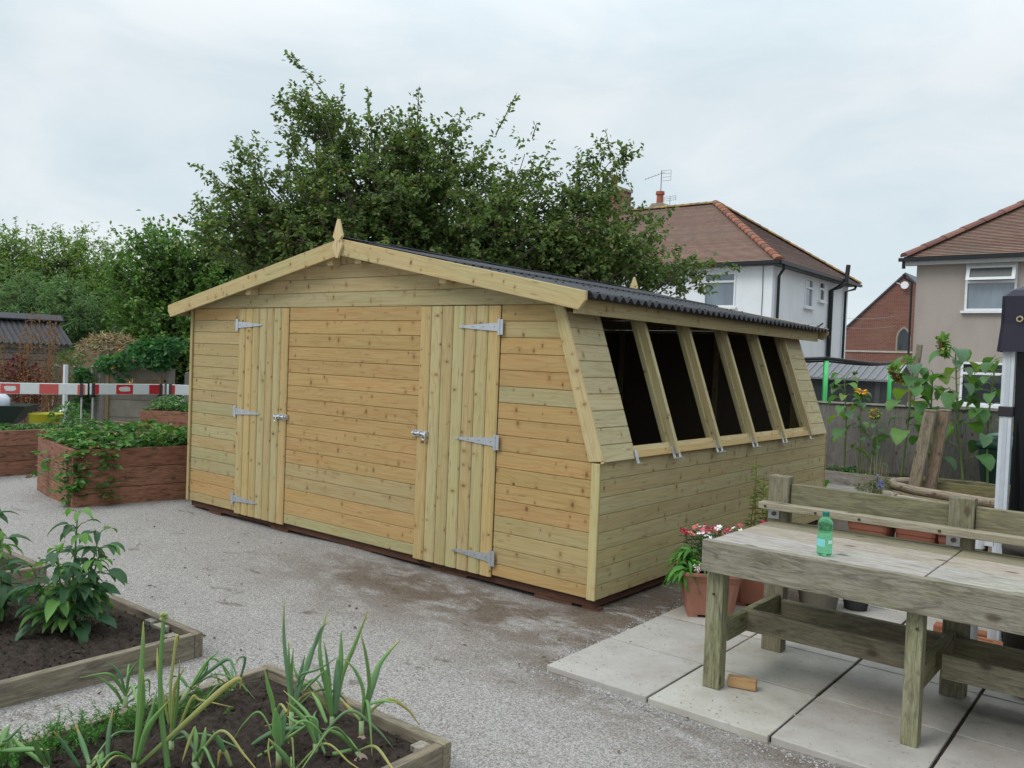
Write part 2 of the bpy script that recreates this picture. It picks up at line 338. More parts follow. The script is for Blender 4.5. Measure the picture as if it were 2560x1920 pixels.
def leaves(m, P, D, L, Wd, C, fold=.35, droop=.15):
    """leaf blades: base P, direction D, length L, width Wd, colour C; five-point outline folded along the midrib"""
    n = len(P); D = unit(D); up = np.tile([0, 0, 1.0], (n, 1)); nn = unit(up+NR.normal(0, .55, (n, 3))); S = unit(np.cross(D, nn)); N = unit(np.cross(S, D))
    L = np.broadcast_to(L, (n,))[:, None]; Wd = np.broadcast_to(Wd, (n,))[:, None]
    a = P; t = P+D*L-N*(L*droop); mid = P+D*(L*.45)
    l = mid+S*(Wd*.5)+N*(Wd*fold*.4); r = mid-S*(Wd*.5)+N*(Wd*fold*.4)
    l2 = P+D*(L*.75)+S*(Wd*.33)-N*(L*droop*.5)+N*(Wd*fold*.25); r2 = P+D*(L*.75)-S*(Wd*.33)-N*(L*droop*.5)+N*(Wd*fold*.25)
    V = np.stack([a, l, l2, t, r2, r], 1).reshape(-1, 3); b = np.arange(n)[:, None]*6
    F = np.concatenate([b+np.array([[0, 3, 2, 1]]), b+np.array([[0, 5, 4, 3]])], 1).reshape(-1, 4)
    m.arr(V, F, np.repeat(C, 2, 0))
# ------------------------------------------------------------ ground, patio
def axis_pts(lo, hi, st, far):
    a = list(np.arange(lo, hi+1e-6, st)); k = st; l, h = lo, hi
    while h < far: k *= 1.7; h += k; l -= k; a = [l]+a+[h]
    return a
xs = axis_pts(-9, 4.5, .15, 260); ys = axis_pts(-5, 6, .15, 260)
g = Mesh(); V_ = []
def gh(x, y):
    if x < -9 or x > 4.5 or y < -5 or y > 6: return GZ-.01
    return GZ+.010*math.sin(x*2.1+y*.7)*math.sin(y*1.7-.5*x)+.006*math.sin(5*x+1)*math.cos(4*y)-.006
for y in ys:
    for x in xs: V_.append((x, y, gh(x, y)))
nx = len(xs)
g.add(V_, [(j*nx+i, j*nx+i+1, (j+1)*nx+i+1, (j+1)*nx+i) for j in range(len(ys)-1) for i in range(nx-1)])
o = g.build('ground', 'gravel', smooth=True, loc=(0, 0, 0)); tag(o, 'light grey gravel ground with brown soil patches around the shed', 'ground', kind='structure')

p = Mesh(); SX = [.34, .925, 1.51, 2.095, 2.68, 3.265, 3.85]; SY = [-.985, -.385, .215, .815, 1.415, 2.015]
for i in range(len(SX)-1):
    for j in range(len(SY)-1):
        if (i, j) in ((0, 3), (0, 4)): continue
        g0, g1 = (.008 if i >= 2 else .005), (.008 if i >= 1 else .005); gy = R.uniform(.006, .008); dz = R.uniform(-.002, .002); q_ = lambda: R.uniform(-.002, .002)
        t = [(SX[i]+g0+q_(), SY[j]+gy+q_()), (SX[i+1]-g1+q_(), SY[j]+gy+q_()), (SX[i+1]-g1+q_(), SY[j+1]-gy+q_()), (SX[i]+g0+q_(), SY[j+1]-gy+q_())]
        p.hexa([(x, y, GZ-.05) for x, y in t], [(x, y, -.056+dz) for x, y in t], jit((.435, .415, .38), .09, .015))
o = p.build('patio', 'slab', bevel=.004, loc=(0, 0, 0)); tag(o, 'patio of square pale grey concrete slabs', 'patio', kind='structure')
p = Mesh(); p.box((.36, -.955, GZ-.06), (3.84, .81, -.066), (.05, .042, .034)); p.box((.94, .81, GZ-.06), (3.84, 2.0, -.066), (.05, .042, .034)); tag(p.build('patio_bedding', 'soil'), 'dark soil in the joints between patio slabs', 'soil', kind='structure')

def stones(name, label, pts, lo, hi):
    m = Mesh()
    for (x, y, z) in pts:
        r = R.uniform(lo, hi); a = R.uniform(0, 6.28); k = [R.uniform(.65, 1.25) for _ in range(6)]; g_ = R.uniform(.18, .50); c = (g_, g_*R.uniform(.93, 1.0), g_*R.uniform(.88, .98)); ca, sa = math.cos(a), math.sin(a)
        V = [(x+r*k[0]*ca, y+r*k[0]*sa, z), (x-r*k[1]*sa, y+r*k[1]*ca, z), (x-r*k[2]*ca, y-r*k[2]*sa, z), (x+r*k[3]*sa, y-r*k[3]*ca, z), (x, y, z+r*k[4]*.75), (x, y, z-r*.5)]
        m.add(V, [(0, 1, 4), (1, 2, 4), (2, 3, 4), (3, 0, 4), (1, 0, 5), (2, 1, 5), (3, 2, 5), (0, 3, 5)], c)
    tag(m.build(name, 'stone'), label, 'loose stones', kind='stuff')
pts = []
for _ in range(2600): x = R.uniform(-1.0, 2.6); y = R.uniform(-2.9, -1.0); pts.append((x, y, gh(x, y)+.001))
for _ in range(900): x = R.uniform(.25, 3.0); y = -1.0-abs(R.gauss(0, .05)); pts.append((x, y, gh(x, y)+.002))
for _ in range(500): y = R.uniform(-1.0, .8); x = .335-abs(R.gauss(0, .05)); pts.append((x, y, gh(x, y)+.002))
for _ in range(900): x = R.uniform(-1.05, -.4); y = R.uniform(-3.6, -1.9); pts.append((x, y, gh(x, y)+.001))
for _ in range(120): x = R.uniform(.36, 2.6); y = -.98+abs(R.gauss(0, .14)); pts.append((x, y, -.0565))
for _ in range(90): y = R.uniform(-.9, .8); x = .35+abs(R.gauss(0, .10)); pts.append((x, y, -.0565))
stones('loose_stones', 'small loose grey stones on the gravel and along the patio edge', pts, .0025, .0075)
m = Mesh(); P = []
for _ in range(150):
    x, y = R.uniform(-6, 1.2), R.uniform(-3.2, -.2); P.append((x, y, gh(x, y)+.006))
n_ = len(P); leaves(m, np.array(P), np.column_stack([NR.normal(0, 1, n_), NR.normal(0, 1, n_), NR.uniform(0, .25, n_)]), NR.uniform(.012, .035, n_), .014, np.array([(.16, .09, .05), (.20, .15, .07), (.10, .07, .05), (.08, .14, .04)])[NR.integers(0, 4, n_)], droop=.1)
tag(m.build('leaf_litter', 'matt'), 'small dead leaves and twigs scattered over the gravel', 'leaf litter', kind='stuff')
# ------------------------------------------------------------ the shed
HON, PAL, GRN, DOR = (.440, .296, .130), (.410, .325, .163), (.395, .342, .19), (.445, .35, .178)
def zr(x): return 2.36-.194*abs(x+2.41)
shed = thing('garden_shed', 'new timber potting shed with black corrugated roof and sloping open window side', 'shed', (-2.37, 2.1, 0))
def course(m, z0, z1, xl0, xr0, xl1, xr1, col, y=0.0, th=.016):
    c = .0045
    m.hexa([(xl0, y+th, z0), (xr0, y+th, z0), (xr1, y+th, z1), (xl1, y+th, z1)], [(xl0, y+c, z0), (xr0, y+c, z0), (xr1, y+c, z1), (xl1, y+c, z1)], col, (1, 0, 0))
    m.hexa([(xl0, y+c, z0+.0005), (xr0, y+c, z0+.0005), (xr1, y+c, z1-.0005), (xl1, y+c, z1-.0005)], [(xl0, y, z0+.004), (xr0, y, z0+.004), (xr1, y, z1-.003), (xl1, y, z1-.003)], col, (1, 0, 0))
def xr(z): return -.012 if z <= .865 else -.012-.345*(z-.865)/.98
fw = Mesh(); CV = .1105
pl1 = [HON, PAL, PAL, PAL, PAL, PAL, PAL, PAL, GRN, PAL, GRN, PAL, GRN, GRN, HON, HON, PAL]
pl2 = [HON, HON, HON, HON, HON, HON, HON, HON, HON, HON, HON, HON, PAL, PAL, HON, HON, GRN]
pl3 = [HON, PAL, HON, HON, HON, GRN, HON, HON, HON, HON, HON, HON, HON, PAL, PAL, PAL, HON]
for k in range(17):
    z1 = 1.85-CV*k; z0 = max(z1-CV+.0015, .0)
    if z1-z0 < .02: continue
    course(fw, z0, z1, -4.70, -3.93, -4.70, -3.93, jit(pl1[k], .05))
    course(fw, z0, z1, -3.188, -1.612, -3.188, -1.612, jit(pl2[k], .05))
    if z0 < .865 < z1: course(fw, z0, z1, -.842, xr(z0), -.842, xr(z1), jit(pl3[k], .05))
    else: course(fw, z0, z1, -.842, xr(z0), -.842, xr(z1), jit(pl3[k], .05))
z = 1.852; k = 0
while z < 2.30:
    z1 = min(z+(.112 if k else .118), 2.305); hw0, hw1 = (2.315-z)/.194, max((2.315-z1)/.194, .02)
    course(fw, z, z1-.0015, max(-4.72, -2.41-hw0), min(-.335, -2.41+hw0), max(-4.72, -2.41-hw1), min(-.335, -2.41+hw1), jit((GRN, (.46, .36, .19), (.44, .34, .18), (.42, .33, .17), GRN)[k % 5], .04)); z = z1; k += 1
fw.build('front_wall', 'new', shed)
sw = Mesh()
def ycourse(m, z0, z1, y0, y1, col, x=0.0, th=.016, s=1):
    c = .0045*s; t = th*s
    m.hexa([(x-t, y0, z0), (x-t, y1, z0), (x-t, y1, z1), (x-t, y0, z1)], [(x-c, y0, z0), (x-c, y1, z0), (x-c, y1, z1), (x-c, y0, z1)], col, (0, 1, 0))
    m.hexa([(x-c, y0, z0+.0005), (x-c, y1, z0+.0005), (x-c, y1, z1-.0005), (x-c, y0, z1-.0005)], [(x, y0, z0+.004), (x, y1, z0+.004), (x, y1, z1-.003), (x, y0, z1-.003)], col, (0, 1, 0))
for k in range(8):
    z1 = .862-CV*k; z0 = max(z1-CV+.0015, 0)
    ycourse(sw, z0, z1, .004, 4.168, jit(((.42, .365, .205), (.43, .36, .19))[k % 2], .05))
sw.build('side_wall', 'new', shed)
m = Mesh()
for k in range(17):
    z1 = 1.85-CV*k; z0 = max(z1-CV+.0015, 0); ycourse(m, z0, z1, .004, 4.168, jit(PAL, .05), -4.74, .016, -1)
m.build('side_wall', 'new', shed)
m = Mesh()
for k in range(20):
    z0 = CV*k; z1 = min(z0+CV-.0015, 2.3); w = min(2.33, (2.31-z1)/.194)
    if w > .1: m.box((max(-4.72, -2.41-w), 4.16, z0), (min(xr(z1)-.01, -2.41+w), 4.176, z1), jit(PAL, .05))
m.build('back_wall', 'new', shed)
# dark inner skin added as painted shade, and framing seen through the openings
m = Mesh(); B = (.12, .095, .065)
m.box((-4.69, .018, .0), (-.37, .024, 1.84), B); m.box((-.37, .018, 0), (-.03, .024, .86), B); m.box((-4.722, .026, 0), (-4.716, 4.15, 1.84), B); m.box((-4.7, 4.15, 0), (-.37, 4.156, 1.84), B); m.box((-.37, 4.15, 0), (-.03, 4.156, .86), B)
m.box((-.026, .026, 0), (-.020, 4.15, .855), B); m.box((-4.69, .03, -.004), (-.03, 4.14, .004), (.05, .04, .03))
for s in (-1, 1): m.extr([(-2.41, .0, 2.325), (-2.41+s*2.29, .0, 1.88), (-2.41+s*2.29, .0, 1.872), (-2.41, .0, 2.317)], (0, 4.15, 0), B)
m.build('shade_skin', 'inner_shade', shed)
for x in (-3.6, -2.4, -1.2): m = Mesh(); m.box((x-.022, 4.10, .01), (x+.022, 4.148, 1.86), (.32, .25, .15)); m.build('stud', 'new', shed)
for y in (1.4, 2.8): m = Mesh(); m.box((-4.71, y-.022, .01), (-4.66, y+.022, 1.86), (.32, .25, .15)); m.build('stud', 'new', shed)
m = Mesh()
m.box((-4.728, -.018, .0), (-4.69, -.002, 1.85), jit(PAL)); m.build('corner_trim', 'new', shed, .003)
m = Mesh(); m.box((-.058, -.020, .0), (.003, -.002, .858), jit((.50, .415, .225))); m.build('corner_trim', 'new', shed, .004)
m = Mesh(); m.hexa([(-.078, -.002, .862), (.030, -.002, .875), (-.318, -.002, 1.84), (-.398, -.002, 1.84)][::1], [(-.078, -.024, .862), (.030, -.024, .875), (-.318, -.024, 1.84), (-.398, -.024, 1.84)], (.50, .415, .225), (-.345, 0, .98)); m.build('corner_trim', 'new', shed, .003)
m = Mesh(); m.box((-.05, 4.177, 0), (.004, 4.19, .86), PAL); m.build('corner_trim', 'new', shed)
# sloping window side: local frame on the slope
Bs, Ts = Vector((.030, 0, .868)), Vector((-.315, 0, 1.848)); Ls = (Ts-Bs).length; su = (Ts-Bs)/Ls; sn = Vector((.943, 0, .332)).normalized()
def S(y, s, h): return Bs+su*(s*Ls)+sn*h+Vector((0, y, 0))
def sbox(m, y0, y1, s0, s1, h0, h1, col, g=(0, 1, 0)):
    m.hexa([S(y0, s0, h0), S(y1, s0, h0), S(y1, s1, h0), S(y0, s1, h0)], [S(y0, s0, h1), S(y1, s0, h1), S(y1, s1, h1), S(y0, s1, h1)], col, g)
for (ya, yb) in ((-.012, .375), (3.73, 4.105)):
    m = Mesh()
    for k in range(9):
        a, b = k*.1105/Ls, min(.965, ((k+1)*.1105-.0015)/Ls); c = jit((.475, .41, .25), .05)
        sbox(m, ya, yb, a, b, -.016, -.0045, c); sbox(m, ya, yb, a+.003, b-.003, -.0045, .0, c)
    m.build('sloping_panel', 'new', shed)
m = Mesh(); sbox(m, -.020, -.0125, -.004, .965, -.02, .0, (.60, .42, .24), su); m.build('edge_strip', 'new', shed)
for y in (.915, 1.605, 2.285, 2.945, 3.62):
    m = Mesh(); c = jit((.42, .36, .205), .05); sbox(m, y-.05, y+.05, .07, .99, -.055, -.018, c, su); sbox(m, y-.020, y+.022, -.005, .99, -.018, .030, jit((.50, .42, .24), .04), su); m.build('glazing_bar', 'new', shed, .003)
m = Mesh(); sbox(m, .377, 3.728, .004, .045, -.05, .006, jit((.58, .42, .2)), (0, 1, 0)); sbox(m, .377, 3.728, .047, .085, -.05, -.012, jit((.55, .45, .25)), (0, 1, 0)); m.build('window_sill', 'new', shed, .003)
for y in (.375, .875, .955, 1.565, 1.645, 2.245, 2.325, 2.905, 2.985, 3.60):
    m = Mesh(); c = (.62, .65, .68); sbox(m, y-.016, y+.016, -.035, .055, .007, .010, c); sbox(m, y-.016, y+.016, -.037, -.033, .010, .030, c); m.build('glass_clip', 'metal', shed)
m = Mesh(); m.box((-.185, -.105, 1.785), (-.163, 4.275, 1.893), (.40, .335, .18)); m.build('fascia', 'new', shed, .003)
m = Mesh(); m.box((-4.86, -.095, 1.785), (-4.835, 4.27, 1.885), (.42, .35, .19)); m.build('fascia', 'new', shed, .003)
# purlins poking out under the roof
for x, w in ((-3.69, .05), (-2.58, .05), (-2.24, .05), (-1.33, .05)):
    m = Mesh(); z1 = zr(x)-.055; m.box((x-w/2-.01, -.085, z1-.095), (x+w/2+.01, .0, z1), (.60, .48, .28), (0, 1, 0)); m.build('purlin_end', 'new', shed, .003)
# corrugated roof sheets, two tiers each side
def sheet(s, xa, xb, lift, y0=-.092, y1=4.315, pitch=.0952, amp=.017, th=.004):
    m = Mesh(); n = int((y1-y0)/pitch*10); V = []; dn = 6
    for i in range(dn+1):
        d = xa+(xb-xa)*i/dn; x = -2.41+s*d; zb = 2.352-.194*d+lift
        for j in range(n+1):
            y = y0+(y1-y0)*j/n; w = math.cos(2*math.pi*(y-y0)/pitch); V.append((x, y, zb+amp*w))
    k = n+1; N = len(V); V += [(x, y, z-th) for x, y, z in V]
    F = []
    for i in range(dn):
        for j in range(n):
            q = (i*k+j, (i+1)*k+j, (i+1)*k+j+1, i*k+j+1); q = q if s < 0 else q[::-1]; F += [q, tuple(t+N for t in q[::-1])]
    for j in range(n): a = dn*k+j; F.append((a, a+1, a+1+N, a+N)); F.append((j, j+1, j+1+N, j+N))
    for i in range(dn): a = i*k; F.append((a, a+k, a+k+N, a+N)); a = i*k+n; F.append((a, a+k, a+k+N, a+N))
    m.add(V, F, (.032, .034, .040))
    return m
for s in (1, -1):
    m = sheet(s, 1.05, 2.345 if s > 0 else 2.545, .0)
    if s > 0:
        for j in range(46):
            if j % 4 in (1, 2):
                for d in (1.45, 2.27): y = -.092+j*.0952; m.lathe([(.011, 0), (.009, .008), (.003, .011)], (-2.41+s*d, y, 2.352-.194*d+.017), 8, (.10, .105, .11))
    m.build('roof_sheet', 'corr', shed, smooth=True)
    sheet(s, .02, 1.12, .014).build('roof_sheet', 'corr', shed, smooth=True)
m = Mesh()
for k in range(9):
    y0, y1 = -.10+k*.5, -.10+k*.5+.53; h = .042+.004*(k % 2)
    for s in (-1, 1): m.hexa([(-2.41, y0, 2.352+h-.004), (-2.41, y1, 2.352+h-.012), (-2.41+s*.19, y1, 2.352+h-.05), (-2.41+s*.19, y0, 2.352+h-.042)], [(-2.41, y0, 2.352+h+.002), (-2.41, y1, 2.352+h-.006), (-2.41+s*.19, y1, 2.352+h-.044), (-2.41+s*.19, y0, 2.352+h-.036)], (.035, .037, .043))
m.build('ridge_cap', 'corr', shed)
# barge boards and finials, front and back
for y in (-.132, 4.318):
    for s in (-1, 1):
        e = 2.33 if s > 0 else 2.54; z = lambda d: 2.372-.194*d
        P = [(-2.41+s*.012, y, z(.0)), (-2.41+s*e, y, z(e)), (-2.41+s*e, y, z(e)-.055), (-2.41+s*(e-.05), y, z(e)-.115), (-2.41+s*.012, y, z(0)-.130)]
        m = Mesh(); m.extr(P if s < 0 else P[::-1], (0, .026, 0), jit((.49, .39, .205), .02), (s, 0, -.194)); m.build('barge_board', 'new', shed, .004)
    m = Mesh(); yy = y-.024 if y < 0 else y+.027
    P = [(.008, .148), (.054, .02), (.054, .010), (.032, -.010), (.054, -.050), (.054, -.072), (.012, -.155), (-.012, -.155), (-.054, -.072), (-.054, -.050), (-.032, -.010), (-.054, .010), (-.054, .02), (-.008, .148)]
    m.extr([(-2.41+a*1.0, yy, 2.375+b) for a, b in P], (0, .023, 0), (.60, .49, .28), (0, 0, 1)); m.build('finial', 'new', shed, .003)
# doors
def door(x0, x1, hinge, bolt_x):
    m = Mesh(); n = 7; w = (x1-x0)/n
    for k in range(n):
        a, b = x0+k*w+.0025, x0+(k+1)*w-.0025; c = jit((DOR, (.46, .395, .21), (.49, .36, .17))[R.randrange(3)], .05); r = .012
        zt, zb = 1.846, -.012
        prof = [(a, 0), (a, -.008), (a+r, -.015), ((a+b)/2, -.018), (b-r, -.015), (b, -.008), (b, 0)]
        m.extr([(x, y, zb) for x, y in prof][::-1], (0, 0, zt-zb), c, (0, 0, 1))
    d = m.build('door', 'new', shed)
    for z in (1.70, .915, .12):
        hx = x0 if hinge < 0 else x1; q = -hinge; c = (.56, .59, .63)
        m = Mesh(); m.box((hx+hinge*.002, -.024, z-.052), (hx+hinge*.034, -.019, z+.052), c); m.box((hx-.010, -.027, z-.055), (hx+.008, -.018, z+.055), c)
        m.extr([(hx+q*.004, -.024, z-.030), (hx+q*.36, -.024, z-.007), (hx+q*.37, -.024, z), (hx+q*.36, -.024, z+.007), (hx+q*.004, -.024, z+.030)][::int(-q)], (0, .004, 0), c)
        for t in (.04, .14, .24, .33): m.lathe([(.006, 0), (.004, .003)], (0, 0, 0), 8, (.3, .31, .33)) if False else m.box((hx+q*t-.004, -.0262, z-.004), (hx+q*t+.004, -.024, z+.004), (.32, .33, .35))
        m.build('hinge', 'metal', d)
    m = Mesh(); c = (.60, .63, .66); z = .915; bx = bolt_x; sg = -hinge
    m.box((bx-.055, -.024, z-.020), (bx+.055, -.018, z+.020), c); m.box((bx+sg*.06, -.024, z-.022), (bx+sg*.10, -.005, z+.022), c)
    m.tube([(bx-sg*.05, -.034, z), (bx+sg*.10, -.034, z)], .008, 10, (.66, .69, .72))
    for t in (-.045, .02, .08): m.tube([(bx+sg*t, -.024, z-.016), (bx+sg*t, -.043, z-.010), (bx+sg*t, -.046, z), (bx+sg*t, -.043, z+.010), (bx+sg*t, -.024, z+.016)], .005, 6, c)
    ring = [(bx-sg*.03+.017*math.sin(t), -.046-.004*math.cos(t), z-.022+.022*math.cos(t)) for t in np.linspace(0, 2*math.pi, 15)]; m.tube(ring, .0045, 6, c)
    m.build('bolt', 'metal', d)
door(-3.925, -3.19, -1, -3.265); door(-1.608, -.846, 1, -1.535)
